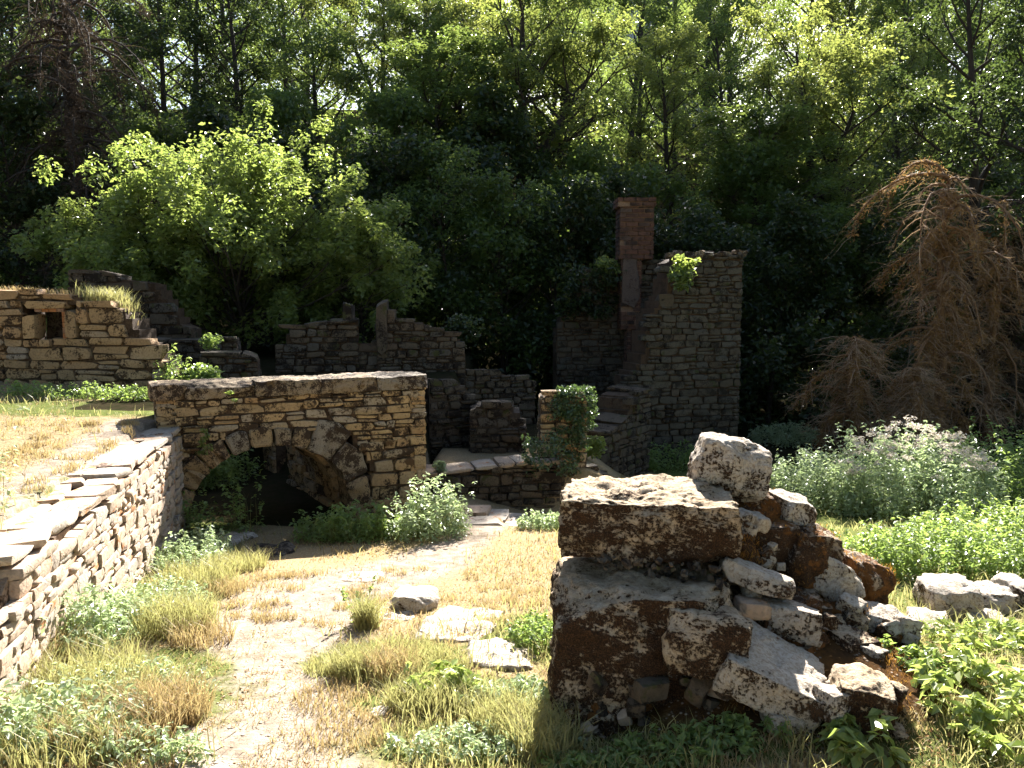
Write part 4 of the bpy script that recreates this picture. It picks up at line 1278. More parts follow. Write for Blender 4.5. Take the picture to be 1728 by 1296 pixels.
hp_ = at(610, 480, 18.0)
plant_tree('hazel_bush', (hp_.x, 18.0, hz(hp_.x, 18.0)), hazel2, (1.1, 0.9, 0.85), 2, 'darker bush leaning out right of the broad hazel', cat_='bush')

# the wood: near understory, middle row, back row
UND = sorted([(40, 20, 7), (-90, 19, 8), (250, 22.5, 5.5), (360, 23, 5.5), (530, 22.5, 5.2), (680, 20.5, 5.2), (760, 20, 4.8), (850, 20.5, 5.2), (930, 21, 5.4), (1010, 22, 5.8), (1190, 21, 5.0), (1300, 21.5, 5.2), (1370, 22.5, 5.2), (1430, 24, 5.2),
              (640, 24, 6.5), (800, 24, 6.5), (960, 25, 7.0), (1120, 24.5, 6.5), (1240, 25, 7.0), (450, 25, 6.5), (1540, 25, 6), (1640, 23.5, 6), (1740, 21, 7)])
for k, (px, y, H) in enumerate(UND):
    tree_at(px, y, H, (1, 0, 1, 2)[k % 4], 'understory_tree', 'dark leafy understory tree at the edge of the wood, %s from the left' % ORD[k], 'understory trees at the edge of the wood', under=True)
for k, px in enumerate(range(-150, 1900, 140)):
    tree_at(px + (k * 53 % 60) - 30, 28 + (k * 37 % 5) * 0.8, 15, (2, 2, 2, 2, 2, 0, 3, 4, 0, 1, 3, 0, 1, 0, 2)[k % 15], label='tall green tree in the front row of the wood, %s from the left' % ORD[k])
for k, px in enumerate(range(-120, 1900, 150)):
    tree_at(px + (k * 71 % 60) - 30, 34.5 + (k * 29 % 5) * 0.9, 16 + (k % 3), (2, 2, 0, 2, 0, 4, 3, 1, 0, 3, 1, 0, 3, 2)[k % 14], label='tall tree in the back row of the wood, %s from the left' % ORD[k])


for k, px in enumerate(range(-110, 1880, 165)):
    tree_at(px + (k * 31 % 60) - 30, 43 + (k % 4) * 1.1, 14 + (k * 7 % 4), (2, 0, 3, 0, 4, 0, 1, 3, 0, 1, 3, 0)[k % 12], label='farthest tree row of the wood on the slope, %s from the left' % ORD[k])
for k, px in enumerate((1130, 1230, 1330, 1420, 1510, 1600, 1700)):
    tree_at(px, 49 + (k % 3) * 1.3, 16, (0, 1, 3)[k % 3], label='bright tree high on the slope at the upper right, %s from the left' % ORD[k], limit=False)
MARKED = (738, 772, 880, 1272, 1300, 1412)


def leaf_mass(name, label, C, Rd, per, size, mat, seed):
    r = np.random.default_rng(seed)
    V, F, T = clump_leaves(np.array(C), np.array(Rd), per, size, r, 0.8)
    return tag(add(name, mesh_np(name, V, F, M[mat], False, T)), label, 'wood', kind='stuff')


# the wooded hillside far behind and an unseen wood added behind the viewpoint to cut skylight
r = random.Random(55)
C, Rd = [], []
for _ in range(2000):
    y = r.uniform(50, 95); x = r.uniform(-0.8, 0.8) * y
    C.append((x, y, hz(x, y) + r.uniform(0.5, 13 if abs(x / y - 0.145) > 0.035 else 7))); Rd.append(r.uniform(1.2, 2.4))
leaf_mass('far_wood', 'distant wooded hillside seen between the trees', C, Rd, 70, 0.34, 'leaf', 5)
C, Rd = [], []
for _ in range(900):
    y = r.uniform(18.5, 30); x = r.uniform(-0.75, 0.75) * y
    C.append((x, y, hz(x, y) + r.uniform(0.1, 2.6) * (1.0 if y < 23 else 1.3))); Rd.append(r.uniform(0.5, 1.0))
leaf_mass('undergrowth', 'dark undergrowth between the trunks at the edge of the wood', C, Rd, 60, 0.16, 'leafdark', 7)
C, Rd = [], []
for _ in range(1000):
    a_ = r.uniform(R(62), R(298)); q = r.uniform(11, 16)
    x, y = -1 + q * math.sin(a_) * 1.0, 2 + q * math.cos(a_)
    C.append((x, y, hz(x, y) + r.uniform(0.2, 16))); Rd.append(r.uniform(0.9, 1.8))
leaf_mass('unseen_shade_wood', 'unseen wood behind the viewpoint, made tall to block skylight', C, Rd, 40, 0.34, 'leafdark', 6)
# dark trees, right edge and left edge
for px, y, H, p, lab in ((1655, 21, 12, 2, 'tall dark leafy tree at the right edge behind the dead conifer'), (1770, 19.5, 12, 2, 'dark tree cut by the right picture edge'),
                         (-60, 22, 11, 2, 'tall dark tree cut by the left picture edge'), (150, 24.5, 11, 2, 'dark tree behind the grey dead conifer')):
    tree_at(px, y, H, p, label=lab, group=None, limit=False)

# ------------------------------------------------------------------ dead conifers
def dead_conifer(seed, H, spread, n, mat, dens=1.0, bare='deadtwigdark', dome=3.0, bark='deadbark'):
    """trunk, long drooping boughs hung with rusty needle cushions, bare grey twigs"""
    r = random.Random(seed); nr = np.random.default_rng(seed)
    w = Wood()
    w.tube([(0, 0, -0.3), (0.08, 0, H * 0.3), (-0.07, 0.05, H * 0.6), (0.05, 0, H * 0.86)], [0.13, 0.1, 0.06, 0.02], 7)
    Pb, Dr, Ln, Pn, Dn = [], [], [], [], []
    for i in range(n):
        t = (i + r.random()) / n
        z = H * (0.10 + 0.78 * t)
        L = (spread * (0.75 if dome > 5 else math.sqrt(max(0.05, 1 - t ** dome))) * r.choice((0.3, 0.5, 0.8, 1.0, 1.25)) + 0.2)
        bough = r.random() < 0.6
        az = i * 2.39996 + r.uniform(-.7, .7)
        cur = Vector((0, 0, z)); pts = [cur.copy()]; el = r.uniform(0.1, 0.9) + 0.3 * t
        m = 7
        for j in range(m):
            el -= r.uniform(0.16, 0.52)
            el = max(el, -1.35)
            cur = cur + Vector((math.cos(az) * math.cos(el), math.sin(az) * math.cos(el), math.sin(el))) * (L / m)
            az += r.uniform(-.3, .3)
            pts.append(cur.copy())
        w.tube(pts, [0.042 * (1 - 0.8 * j / m) for j in range(m + 1)], 5)
        for j in range(1, m + 1):
            for s_ in range(int(5 * dens)):
                q = pts[j - 1].lerp(pts[j], r.random())
                a2 = az + r.uniform(-1.6, 1.6)
                Pb.append(q); Dr.append((math.cos(a2) * 0.8, math.sin(a2) * 0.8, r.uniform(-0.8, 0.35))); Ln.append(r.uniform(0.15, 0.75))
            if bough and r.random() < 0.85:
                for s_ in range(int(95 * dens)):
                    q = pts[j - 1].lerp(pts[j], r.random())
                    Pn.append(q + Vector((r.gauss(0, .055), r.gauss(0, .055), r.gauss(-0.04, .07)))); Dn.append(pts[j] - pts[j - 1])
    A3 = lambda l: np.array([tuple(q) for q in l])
    Pb, Dr, Ln = A3(Pb), unit(A3(Dr)), np.array(Ln)
    nseg, Wd, drop = 3, 0.0065, np.array([0, 0, -1.0])
    side = unit(np.cross(Dr, nr.normal(size=Dr.shape)))
    pts = [Pb + Dr * (Ln * k / nseg)[:, None] + drop * (0.3 * Ln * (k / nseg) ** 2)[:, None] + nr.normal(0, 0.012, Pb.shape) for k in range(nseg + 1)]
    V = np.stack([p + s_ * side * Wd * (1 - 0.25 * k) for k, p in enumerate(pts) for s_ in (-1, 1)], 1)
    m_ = len(Pb)
    kk = np.arange(m_)[:, None] * (2 * (nseg + 1))
    F = np.concatenate([np.concatenate([kk + [2 * s_, 2 * s_ + 1, 2 * s_ + 3], kk + [2 * s_, 2 * s_ + 3, 2 * s_ + 2]], 1) for s_ in range(nseg)], 1).reshape(-1, 3)
    reps = 2
    f = nr.random((m_, reps))
    P = (Pb[:, None] + Dr[:, None] * (Ln[:, None] * f)[..., None] + drop * (0.3 * Ln[:, None] * f ** 2)[..., None]).reshape(-1, 3)
    D2 = unit(np.repeat(Dr, reps, 0) + nr.normal(size=P.shape) * 0.8)
    twigs = cat([(V.reshape(-1, 3), F, np.repeat(nr.random(m_), 2 * (nseg + 1))), leaves(P, nr.normal(size=P.shape), nr.uniform(0.06, 0.17, len(P)), 0.07, 0.02, D2, nr)])
    P = A3(Pn)
    needles = leaves(P, nr.normal(size=P.shape), nr.uniform(0.03, 0.10, len(P)), 0.30, 0.05, unit(A3(Dn)) + nr.normal(size=P.shape) * 0.9, nr)
    return w.mesh('trunk', M[bark]), mesh_np('bare_twigs', twigs[0], twigs[1], M[bare], False, twigs[2]), mesh_np('dead_needles', needles[0], needles[1], M[mat], False, needles[2])


def plant_conifer(px, y, meshes, sc, rz, label):
    x = at(px, 600, y).x
    root = empty('dead_conifer', (x, y, hz(x, y)), label, 'tree'); root.scale = sc; root.rotation_euler = (0, 0, rz)
    add('trunk', meshes[0], root); add('bare_twigs', meshes[1], root); add('dead_needles', meshes[2], root)


dc = dead_conifer(201, 6.7, 2.6, 60, 'deadtwig', bare='deadtwigpale', dome=9.0)
plant_conifer(1585, 17.2, dc, (1.0, 1.0, 1.0), 0.3, 'dead conifer with drooping rust orange branches at the right')
dc2 = dead_conifer(202, 3.0, 1.1, 34, 'deadtwig', bare='deadtwigpale')
plant_conifer(1675, 18.4, dc, (0.9, 0.9, 0.86), 2.6, 'dead brown conifer standing close right of the large orange one')
plant_conifer(1440, 16.2, dc2, (1.0, 1.0, 0.95), 1.1, 'small dead orange conifer left of the large dead one')
plant_conifer(1545, 15.8, dc2, (0.9, 0.9, 0.72), 2.3, 'low heap of dead orange branches before the large dead conifer')
dc3 = dead_conifer(203, 9.4, 2.9, 90, 'deadtwigdark', dome=7.0, bark='bark')
plant_conifer(140, 20.0, dc3, (1.0, 1.0, 1.0), 0.9, 'tall dead conifer with grey brown drooping twigs, upper left')
dc4 = dead_conifer(204, 8.0, 2.6, 70, 'deadtwigdark', dome=7.0, bark='bark')
plant_conifer(1705, 19.0, dc4, (1.0, 1.0, 0.8), 0.2, 'dark dead conifer at the right picture edge')
plant_conifer(1000, 22.0, dc2, (0.9, 0.9, 1.9), 0.4, 'thin rust brown dead conifer behind the chimney, left')

# ------------------------------------------------------------------ far cliff
bm = bmesh.new()
bmesh.ops.create_grid(bm, x_segments=60, y_segments=24, size=1.0)
for v in bm.verts:
    x_, z_ = v.co.x * 13, (v.co.y + 1) * 0.5
    prof_ = 30 + 34 * z_ - 10 * abs(v.co.x) ** 2
    n_ = noise.fractal(Vector((x_ * 0.08, 3.1, prof_ * 0.05)), 1.0, 2.0, 5)
    v.co = Vector((22 + x_, 135 + 10 * z_ + 5 * n_, prof_ - 2 * n_))
me = bpy.data.meshes.new('cliff'); bm.to_mesh(me); bm.free(); me.materials.append(M['cliff'])
tag(add('cliff', me), kind='structure')

# ------------------------------------------------------------------ grass
def scatter(n, x0, x1, y0, y1, power=1.0):
    u = rng.random(n)
    y = y0 * (y1 / y0) ** u if power == 1.0 else y0 + (y1 - y0) * u
    x = x0 + (x1 - x0) * rng.random(n)
    return x, y


def wedge(n, y0, y1, half=0.72):
    """points spread so that nearer ground carries more of them, within a wedge wider than the view"""
    y = 1 / (1 / y1 + (1 / y0 - 1 / y1) * rng.random(n))
    x = (rng.random(n) * 2 - 1) * half * y
    return x, y


def steep(x, y):
    return np.abs(height(x + 0.06, y) - height(x - 0.06, y)) + np.abs(height(x, y + 0.06) - height(x, y - 0.06))


def in_wall(x, y):
    rx = retaining_x(y)
    m = (x < rx + 0.03) & (x > rx - 0.40) & (y < 8.7)
    u = (x - ARCH_A[0]) * ARCH_D[0] + (y - ARCH_A[1]) * ARCH_D[1]
    b = -((x - ARCH_A[0]) * ARCH_N[0] + (y - ARCH_A[1]) * ARCH_N[1])
    return m | ((u > -0.1) & (u < ARCH_L + 0.1) & (b > -0.04) & (b < 0.7))


def grass(name, label, n, mat, hmin, hmax, keep, y0=2.3, y1=14, wid=(0.004, 0.008), lean=(0.2, 0.9), tuft=0.0):
    x, y = wedge(n, y0, y1)
    m = keep(x, y) & ~in_wall(x, y) & (steep(x, y) < 0.12)
    x, y = x[m], y[m]
    if tuft:
        x = x + rng.normal(0, tuft, len(x)); y = y + rng.normal(0, tuft, len(x))
    P = np.stack([x, y, height(x, y) - 0.005], 1)
    k = fnoise(x * 2.2, y * 2.2, 3)
    H = (hmin + (hmax - hmin) * rng.random(len(x)) ** 1.5) * (0.5 + k)
    W = rng.uniform(*wid, len(x)) * (0.6 + y / 7)
    V, F, T = blades(P, H, W, rng.uniform(*lean, len(x)))
    o = add(name, mesh_np(name, V, F, M[mat], False, T))
    return tag(o, label, 'grass', kind='stuff')


def clumpy(x, y, s, lo, hi):
    return rng.random(len(x)) < sm(lo, hi, fnoise(x * s, y * s, 3))


on_rubble = lambda x, y: (((x - 1.2) / 1.0) ** 2 + ((y - 3.95) / 0.75) ** 2 < 1) & (x > 0.1)
pm = lambda x, y: path_mask(x, y)
gm = lambda x, y: green_mask(x, y)
outside = lambda x, y: ~((y > 9.0) & (x > -5.2) & (x < 1.6))
grass('dry_grass', 'short sun bleached dry grass over path edges and terrace', 190000, 'drygrass', 0.012, 0.055,
      lambda x, y: (rng.random(len(x)) > pm(x, y) * 1.25) & clumpy(x, y, 2.0, 0.30, 0.62) & (rng.random(len(x)) > gm(x, y) * 0.6) & outside(x, y) & (x < 2.6) & ~on_rubble(x, y))
grass('green_grass', 'green grass in patches around the walls and stones', 150000, 'greengrass', 0.03, 0.15,
      lambda x, y: (rng.random(len(x)) < gm(x, y) * 0.7) & ~on_rubble(x, y) & clumpy(x, y, 2.6, 0.3, 0.65) & (rng.random(len(x)) > pm(x, y)) & outside(x, y))


def tuft_at(px, py, n, rad, h, mat='greengrass'):
    g = on_ground(px, py)
    a, rr_ = rng.uniform(0, 6.28, n), rad * np.sqrt(rng.random(n))
    x, y = g.x + rr_ * np.cos(a), g.y + rr_ * np.sin(a)
    P = np.stack([x, y, height(x, y)], 1)
    return blades(P, h * rng.uniform(0.4, 1.1, n), rng.uniform(0.004, 0.008, n), rng.uniform(0.1, 0.9, n))


V, F, T = cat([tuft_at(px, py, n, rad, h) for px, py, n, rad, h in
               ((560, 1130, 300, 0.16, 0.10), (620, 1130, 420, 0.24, 0.14), (680, 1120, 420, 0.24, 0.16), (740, 1130, 350, 0.2, 0.14), (620, 1060, 400, 0.08, 0.26), (590, 1140, 500, 0.1, 0.18),
                (60, 1200, 600, 0.3, 0.24), (150, 1150, 600, 0.3, 0.26), (240, 1190, 400, 0.25, 0.22), (100, 1280, 450, 0.25, 0.2), (300, 1060, 900, 0.25, 0.28), (860, 1230, 700, 0.18, 0.2),
                (920, 1270, 700, 0.16, 0.2), (780, 1190, 500, 0.16, 0.16), (330, 990, 900, 0.3, 0.25), (400, 960, 700, 0.25, 0.18), (700, 1190, 500, 0.15, 0.16))])
tag(add('tall_grass', mesh_np('tall_grass', V, F, M['greengrass'], False, T)), 'long arching green grass tufts in front', 'grass', kind='stuff')
V, F, T = cat([tuft_at(px, py, n, rad, h) for px, py, n, rad, h in
               [(200, 1240, 900, 0.3, 0.2), (280, 1210, 1000, 0.2, 0.22), (40, 1130, 900, 0.3, 0.3), (660, 1140, 400, 0.14, 0.20), (560, 1180, 350, 0.2, 0.07), (590, 1240, 350, 0.22, 0.07), (380, 1000, 300, 0.15, 0.14), (340, 1080, 400, 0.2, 0.16)]
               + [(rng.uniform(380, 920), rng.uniform(960, 1060), 50, 0.07, 0.06) for _ in range(60)] + [(rng.uniform(20, 240), rng.uniform(715, 830), 60, 0.09, 0.07) for _ in range(40)]])
tag(add('straw_grass', mesh_np('straw_grass', V, F, M['drygrass'], False, T)), 'straw coloured tufts of taller dry grass', 'grass', kind='stuff')


# ------------------------------------------------------------------ leafy weeds and bushes
def weed(P, h, nleaf, size, spread, r, top_light=True, aspect=0.5):
    """leafy stems: for each foot point a stem of height h with whorls of leaves"""
    n = len(P)
    hh = h * r.uniform(0.55, 1.1, n)
    ln = r.normal(0, 0.22, (n, 2))
    f = r.random((n, nleaf)) ** 0.8
    C = np.repeat(P[:, None], nleaf, 1)
    C = C + np.stack([ln[:, None, 0] * hh[:, None] * f, ln[:, None, 1] * hh[:, None] * f, hh[:, None] * f], -1)
    az = r.uniform(0, 6.28, (n, nleaf))
    rad = spread * (1.1 - 0.8 * f) * r.uniform(0.5, 1, (n, nleaf))
    D = np.stack([np.cos(az), np.sin(az), np.full_like(az, 0.1)], -1)
    C = (C + D * rad[..., None] * np.array([1, 1, 0.3])).reshape(-1, 3)
    D = D.reshape(-1, 3)
    N = np.array([0, 0, 1.0]) + r.normal(0, 0.45, C.shape) + D * 0.35
    return leaves(C, N, size * r.uniform(0.55, 1.25, len(C)), aspect, 0.12, D + np.array([0, 0, -0.2]), r)


def stems(P, h, r, w=0.006):
    return blades(P, h * r.uniform(0.7, 1.1, len(P)), np.full(len(P), w), r.uniform(0, 0.3, len(P)), r)


def blob(px, py, rx, ry, n, r, lift=0.0):
    g = on_ground(px, py)
    a, q = r.uniform(0, 6.28, n), np.sqrt(r.random(n))
    x, y = g.x + rx * q * np.cos(a), g.y + ry * q * np.sin(a)
    return np.stack([x, y, height(x, y) + lift], 1), 1 - q ** 2


def bush(name, label, px, py, rx, ry, h, n, nleaf, size, spread, mat, seed, cat_='bush', flower=0, stuff=False, aspect=0.5):
    r = np.random.default_rng(seed)
    P, dome = blob(px, py, rx, ry, n, r)
    ok = ~in_wall(P[:, 0], P[:, 1])
    P, dome = P[ok], dome[ok]
    g = on_ground(px, py)
    parts = []
    for lo, hi in ((0, 0.33), (0.33, 0.66), (0.66, 1.01)):
        m = (dome >= lo) & (dome < hi)
        if m.any(): parts.append(weed(P[m], h * (0.45 + 0.55 * (lo + hi) / 2 + 0.1), nleaf, size, spread, r, aspect=aspect))
    V, F, T = cat(parts)
    off = np.array([g.x, g.y, g.z])
    if stuff:
        return tag(add(name, mesh_np(name, V, F, M[mat], False, T)), label, cat_, kind='stuff')
    root = empty(name, (g.x, g.y, g.z), label, cat_)
    add('foliage', mesh_np('foliage', V - off, F, M[mat], False, T), root)
    V, F, T = stems(P, h * 0.8, r)
    add('stems', mesh_np('stems', V - off, F, M['stem'], False, T), root)
    if flower:
        m = np.flatnonzero(dome > 0.12)
        m = m[:flower]
        C = P[m] + np.array([0, 0, 1.0]) * (h * (0.55 + 0.5 * dome[m]) * r.uniform(0.75, 1.05, len(m)))[:, None]
        V, F, T = clump_leaves(C, np.full(len(C), 0.09), 30, 0.04, r, 0.45)
        add('flower_heads', mesh_np('flower_heads', V - off, F, M['flower'], False, T), root)
    return root


bush('nettle_bush', 'sunlit leafy green bush at the right end of the arched wall', 728, 905, 0.42, 0.40, 0.62, 110, 26, 0.055, 0.09, 'leafpale', 301)
bush('nettle_bush', 'shaded dark green bush between the arch and the sunlit bush', 590, 912, 0.62, 0.30, 0.42, 130, 22, 0.055, 0.09, 'leafweed', 302)
bush('nettle_bush', 'bright green nettle clump at the left foot of the arch', 335, 905, 0.22, 0.28, 0.50, 45, 26, 0.055, 0.08, 'leafweed', 303)
bush('nettle_bush', 'tall leafy plant standing inside the arch before the pillar', 412, 900, 0.14, 0.25, 0.78, 22, 34, 0.06, 0.08, 'leafweed', 304)
bush('weed_bush', 'bluish green weed clump on the path side of the retaining wall', 270, 1035, 0.30, 0.35, 0.24, 150, 18, 0.035, 0.06, 'leafpale', 305)
bush('weed_bush', 'pale green weeds climbing along the foot of the retaining wall', 330, 950, 0.28, 0.55, 0.30, 170, 18, 0.04, 0.06, 'leafpale', 306)
bush('weed_bush', 'silvery leafy weeds at the lower left against the wall end', 40, 1110, 0.45, 0.4, 0.62, 170, 22, 0.05, 0.08, 'leafpale', 307)
bush('weed_bush', 'pale tall weeds hiding the near foot of the retaining wall', 150, 1085, 0.28, 0.4, 0.36, 130, 20, 0.042, 0.07, 'leafpale', 333)
bush('weed_bush', 'mixed silvery weeds at the bottom left corner', 70, 1240, 0.5, 0.3, 0.22, 170, 16, 0.045, 0.07, 'leafpale', 308)
bush('weed_bush', 'scattered pale weeds among straw at the left', 190, 1180, 0.5, 0.35, 0.16, 130, 14, 0.035, 0.06, 'leafpale', 330)
bush('weed_bush', 'scattered pale weeds at the bottom between path and left corner', 200, 1275, 0.45, 0.12, 0.12, 90, 14, 0.035, 0.06, 'leafpale', 331)
bush('weed_bush', 'pale thin weeds in the grass at the bottom middle', 820, 1262, 0.45, 0.15, 0.10, 110, 13, 0.035, 0.06, 'leafpale', 332)
bush('weed_bush', 'green creeping weeds beside the lower left block corner', 905, 1085, 0.16, 0.25, 0.18, 70, 16, 0.04, 0.05, 'leafweed', 309)
bush('weed_bush', 'pale weeds at the foot of the stacked blocks, left', 880, 1190, 0.28, 0.2, 0.12, 90, 14, 0.04, 0.05, 'leafpale', 310)
bush('weed_bush', 'broad leaved green plant in the middle grass', 745, 1175, 0.22, 0.14, 0.16, 40, 14, 0.07, 0.06, 'leafbig', 311)
bush('weed_bush', 'dark green weeds in the shadow below the stacked blocks', 1120, 1285, 0.55, 0.12, 0.10, 120, 14, 0.04, 0.05, 'leafweed', 312)
bush('weed_bush', 'small upright weed beside the square white stone', 612, 1050, 0.06, 0.06, 0.30, 10, 26, 0.035, 0.03, 'leafweed', 313)
bush('weed_bush', 'low green weeds beside the paving slabs', 915, 892, 0.3, 0.2, 0.2, 80, 16, 0.045, 0.05, 'leafpale', 314)
bush('flowering_bush', 'large silvery bush with pinkish flower heads below the dead conifer', 1530, 868, 1.05, 1.2, 1.25, 260, 40, 0.075, 0.13, 'leafpale', 315, flower=110)
bush('weed_bush', 'sunlit pale nettles left of the flowering bush', 1395, 845, 1.0, 1.3, 0.8, 260, 34, 0.07, 0.12, 'leafpale', 316)
bush('weed_bush', 'bright green leafy ground cover right of the rubble', 1570, 960, 1.0, 0.5, 0.42, 330, 26, 0.05, 0.08, 'leafweed', 317)
bush('weed_bush', 'green ground cover at the right picture edge', 1740, 930, 1.1, 0.8, 0.5, 260, 26, 0.06, 0.09, 'leafweed', 318)
bush('weed_bush', 'dark shaded bramble thicket right of the flowering bush', 1700, 840, 1.6, 1.4, 1.1, 260, 34, 0.075, 0.12, 'leafweed', 319)
bush('weed_bush', 'distant lit weeds in the gap right of the tower', 1325, 748, 0.8, 0.8, 0.5, 140, 22, 0.08, 0.1, 'leafpale', 320)
bush('weed_bush', 'dark weeds at the foot of the tower', 1150, 790, 1.3, 0.5, 0.5, 160, 22, 0.07, 0.1, 'leafweed', 321)
bush('weed_bush', 'dark ivy and nettles on the bank seen through the arch', 350, 815, 0.6, 0.6, 0.7, 130, 30, 0.06, 0.1, 'leafweed', 322)
bush('weed_bush', 'shaded weeds at the foot of the window wall', 100, 672, 1.5, 0.25, 0.20, 170, 18, 0.05, 0.07, 'leafweed', 323)
bush('broadleaf_plant', 'large glossy leaved plant filling the bottom right corner', 1715, 1215, 0.38, 0.48, 0.16, 62, 14, 0.075, 0.08, 'leafbig', 324, 'plant')
bush('broadleaf_plant', 'yellow green leafy plant behind the bottom right corner', 1680, 1090, 0.48, 0.30, 0.15, 60, 13, 0.07, 0.08, 'leafbig', 325, 'plant')
bush('broadleaf_plant', 'small pale rosette plant low right of the white slab', 1455, 1275, 0.14, 0.10, 0.14, 14, 12, 0.08, 0.06, 'leafbig', 326, 'plant')
bush('weed_bush', 'bright grass and herbs at the right foot of the rubble', 1545, 1110, 0.16, 0.2, 0.08, 26, 12, 0.045, 0.05, 'leafweed', 327)


def scatter_leaves(name, label, C, rad, per, size, mat, seed, cat_='plant', flat=0.6, parent=None, kind=None):
    r = np.random.default_rng(seed)
    C = np.array([tuple(c) for c in C])
    V, F, T = clump_leaves(C, np.full(len(C), rad), per, size, r, flat)
    off = C.mean(0)
    o = add(name, mesh_np(name, V - off, F, M[mat], False, T), None, off)
    return tag(o, label, cat_, kind=kind)


r_ = random.Random(9)
ivy = [at(r_.uniform(938, 995), r_.uniform(658, 690), 10.98 + r_.uniform(-.02, .5)) for _ in range(34)] + [at(r_.uniform(935, 985), r_.uniform(680, 800), 10.97) for _ in range(30)] + [at(r_.uniform(985, 998), r_.uniform(668, 720), 11.1) for _ in range(8)]
scatter_leaves('ivy', 'ivy hanging over the top and front of the stone pillar', ivy, 0.13, 75, 0.045, 'ivy', 401)
scatter_leaves('bramble', 'leafy bramble at the left foot of the ivy pillar', [at(r_.uniform(890, 960), r_.uniform(735, 800), 10.6 + r_.uniform(-.1, .2)) for _ in range(26)], 0.14, 40, 0.05, 'ivy', 402)
scatter_leaves('sapling', 'bright leafy sapling growing out of the tower top', [at(1152 + r_.uniform(-16, 16), r_.uniform(436, 490), 15.6 + r_.uniform(-.2, .2)) for _ in range(14)], 0.17, 26, 0.12, 'leafhazel', 403)
scatter_leaves('fern', 'bright fern tuft beside the chimney', [at(1030 + r_.uniform(-14, 10), r_.uniform(440, 470), 18.0 + r_.uniform(-.1, .3)) for _ in range(9)], 0.2, 30, 0.11, 'leafhazel', 404)
scatter_leaves('climbing_ivy', 'dark ivy covering the crest of the tower back wall', [at(r_.uniform(948, 1045), r_.uniform(455, 530), 18.0 + r_.uniform(-.1, .4)) for _ in range(50)], 0.3, 36, 0.10, 'leafdark', 405)
scatter_leaves('creeper', 'small creeper with yellow green leaves left of the arch', [at(346 + r_.uniform(-10, 8), r_.uniform(728, 765), 8.42) for _ in range(9)], 0.05, 22, 0.035, 'leafhazel', 406)
scatter_leaves('wall_weed', 'tiny weed rooted in the coping of the arched wall', [at(391 + r_.uniform(-6, 6), r_.uniform(662, 676), 8.6) for _ in range(4)], 0.04, 16, 0.035, 'leafhazel', 407)
scatter_leaves('wall_weed', 'little weed growing on the low wall stub behind the arch', [at(355 + r_.uniform(-5, 5), r_.uniform(568, 586), 12.4) for _ in range(9)], 0.16, 40, 0.05, 'leafweed', 408)
scatter_leaves('wall_weed', 'dark nettles before the low wall stubs', [at(r_.uniform(310, 360), r_.uniform(622, 650), 11.5) for _ in range(26)], 0.19, 34, 0.06, 'leafweed', 409)
scatter_leaves('wall_weed', 'pale green tuft on the courtyard wall near the arch', [at(742 + r_.uniform(-4, 4), r_.uniform(782, 795), 10.6) for _ in range(9)], 0.08, 30, 0.05, 'leafpale', 410)
scatter_leaves('wall_weed', 'ferny weed on the stepped wall right of the ivy pillar', [at(r_.uniform(997, 1006), r_.uniform(742, 762), 12.0) for _ in range(12)], 0.18, 60, 0.06, 'leafhazel', 411)
scatter_leaves('wall_weed', 'dark bushy growth right of the doorway ruins', [at(r_.uniform(765, 800), r_.uniform(540, 570), 14.6) for _ in range(14)], 0.26, 70, 0.08, 'leafdark', 412)

# tufts on the window wall and mossy fur on the rubble
P = []
for _ in range(900):
    px = r_.uniform(-150, 225); f = (px + 150) / 375
    P.append(Vector((*wa['plan'](px), wa['top'](wa['U'](px)) - 0.03)) + Vector((r_.uniform(-.05, .05), r_.uniform(0.1, 0.55), 0)))
P = np.array([tuple(p) for p in P])
V, F, T = blades(P, np.full(len(P), 0.09) * rng.uniform(0.4, 1.2, len(P)), np.full(len(P), 0.01), rng.uniform(0.2, 0.9, len(P)))
tag(add('wall_top_grass', mesh_np('wall_top_grass', V, F, M['drygrass'], False, T)), 'dry grass along the top of the window wall', 'grass', kind='stuff')
P = np.array([tuple(Vector((*wa['plan'](px), wa['top'](wa['U'](px)) - 0.02)) + Vector((0, r_.uniform(0.1, 0.6), 0))) for px in [r_.gauss(165, 26) for _ in range(900)] if 120 < px < 222])
V, F, T = blades(P, 0.24 * rng.uniform(0.4, 1.1, len(P)), np.full(len(P), 0.012), rng.uniform(0.2, 0.8, len(P)))
tag(add('wall_top_tuft', mesh_np('wall_top_tuft', V, F, M['greengrass'], False, T)), 'fresh green grass tuft on the broken shoulder of the window wall', 'grass', kind='stuff')

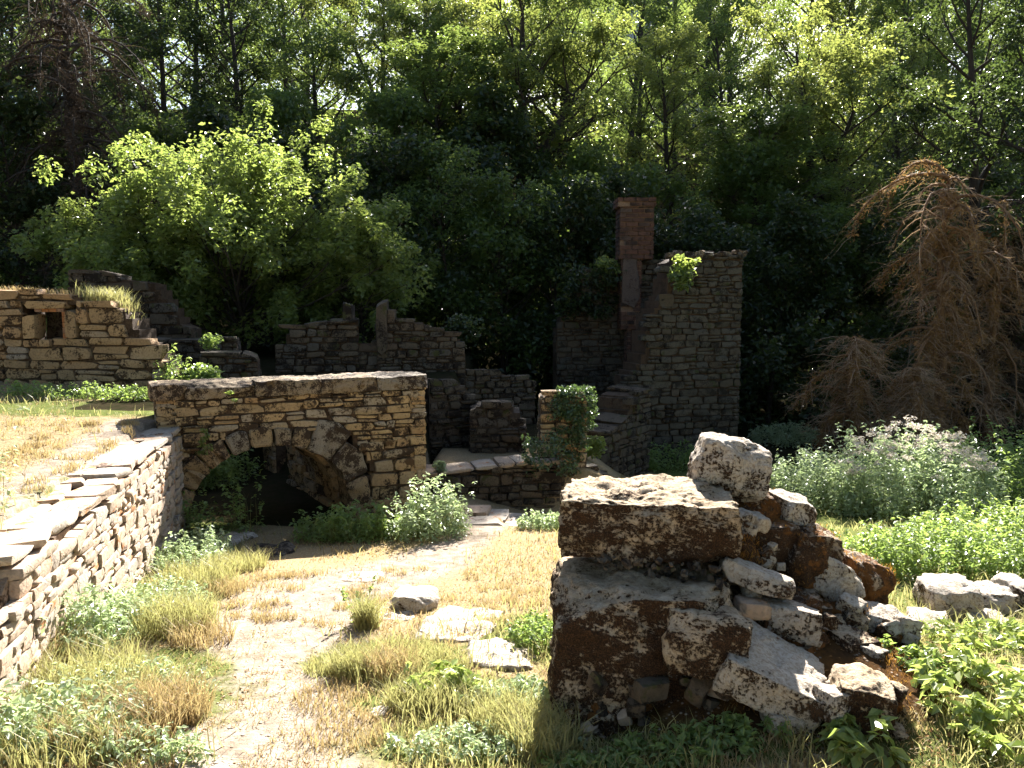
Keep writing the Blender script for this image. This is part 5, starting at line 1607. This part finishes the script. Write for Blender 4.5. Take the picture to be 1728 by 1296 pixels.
def moss_on(obs, per, h, seed):
    """short fuzz rooted on the surfaces of the mossy rocks"""
    r = np.random.default_rng(seed)
    out = []
    for o in obs:
        me = o.data
        V = np.empty(len(me.vertices) * 3, np.float32); me.vertices.foreach_get('co', V); V = V.reshape(-1, 3)
        Nn = np.empty(len(me.vertices) * 3, np.float32); me.vertices.foreach_get('normal', Nn); Nn = Nn.reshape(-1, 3)
        off = np.array(o.location) + (np.array(o.parent.location) if o.parent else 0)
        rot = np.array(o.rotation_euler.to_matrix())
        W = V @ rot.T + off; Nw = Nn @ rot.T
        i = r.integers(0, len(W), per)
        P = W[i] + r.normal(0, 0.012, (per, 3))
        ok = (fnoise(P[:, 0] * 7 + P[:, 2] * 5, P[:, 1] * 7 + P[:, 2] * 3, 3) + 0.10 * Nw[i, 2] > 0.52)
        out.append(P[ok] - Nw[i][ok] * 0.004)
    x, y = 1.45 + r.normal(0, 0.30, 5000), 3.75 + r.normal(0, 0.30, 5000)
    ok = fnoise(x * 5, y * 5, 3) > 0.5
    out.append(np.stack([x, y, height(x, y)], 1)[ok])
    P = np.concatenate(out)
    return blades(P, h * rng.uniform(0.4, 1.2, len(P)), np.full(len(P), 0.004), rng.uniform(0.3, 1.4, len(P)))


V, F, T = moss_on([o for o in COL.objects if o.type == 'MESH' and o.data.materials and o.data.materials[0] == M['rockmoss'] and abs(o.scale.x - 1) < 1e-4], 1700, 0.022, 3)
tag(add('moss', mesh_np('moss', V, F, M['moss'], False, T)), 'rust brown moss cushions over the rubble', 'moss', kind='stuff')

# ------------------------------------------------------------------ pebbles and chips on the path
r = np.random.default_rng(61)
x, y = wedge(12000, 2.4, 10, 0.5)
m = (r.random(len(x)) < path_mask(x, y) * 0.9 + 0.05) & ~in_wall(x, y) & (x > retaining_x(y) + 0.1) & (steep(x, y) < 0.1)
x, y = x[m], y[m]
n = len(x)
sz = 0.002 + 0.011 * r.random(n) ** 5
oct_ = np.array([(1, 0, 0), (0, 1, 0), (-1, 0, 0), (0, -1, 0), (0, 0, 0.38), (0, 0, -0.4)], float)
V = oct_[None] * sz[:, None, None] * r.uniform(0.55, 1.3, (n, 6, 1)) + np.stack([x, y, height(x, y) + sz * 0.15], 1)[:, None]
a_ = r.uniform(0, 6.28, n)
tri = np.array([(0, 1, 4), (1, 2, 4), (2, 3, 4), (3, 0, 4), (1, 0, 5), (2, 1, 5), (3, 2, 5), (0, 3, 5)])
F = (np.arange(n)[:, None, None] * 6 + tri[None]).reshape(-1, 3)
tag(add('gravel', mesh_np('gravel', V.reshape(-1, 3), F, M['pale'], True)), 'loose pale gravel and stone chips on the path', 'gravel', kind='stuff')

# dry leaf and straw litter over the open ground
x, y = wedge(9000, 2.4, 12, 0.6)
m = ~in_wall(x, y) & (steep(x, y) < 0.12) & outside(x, y) & (fnoise(x * 1.7, y * 1.7, 3) + 0.15 * r.random(len(x)) > 0.5)
x, y = x[m], y[m]
P = np.stack([x, y, height(x, y) + 0.006], 1)
V, F, T = leaves(P, np.array([0, 0, 1.0]) + r.normal(0, 0.25, P.shape), r.uniform(0.008, 0.034, len(P)), 0.45, 0.12, None, r)
tag(add('litter', mesh_np('litter', V, F, M['deadtwig'], False, T)), 'dry brown leaf litter and straw bits on the ground', 'litter', kind='stuff')
x, y = wedge(42000, 2.4, 9, 0.6)
m = ~in_wall(x, y) & (steep(x, y) < 0.12) & outside(x, y) & (x > retaining_x(y) + 0.05) & ~on_rubble(x, y) & (fnoise(x * 3.1, y * 3.1, 3) > 0.47)
x, y = x[m], y[m]
P = np.stack([x, y, height(x, y) - 0.003], 1)
V, F, T = blades(P, r.uniform(0.008, 0.04, len(P)), r.uniform(0.003, 0.006, len(P)), r.uniform(0.4, 1.6, len(P)), r)
tag(add('trampled_grass', mesh_np('trampled_grass', V, F, M['drygrass'], False, T)), 'thin trampled straw over the path and its edges', 'grass', kind='stuff')
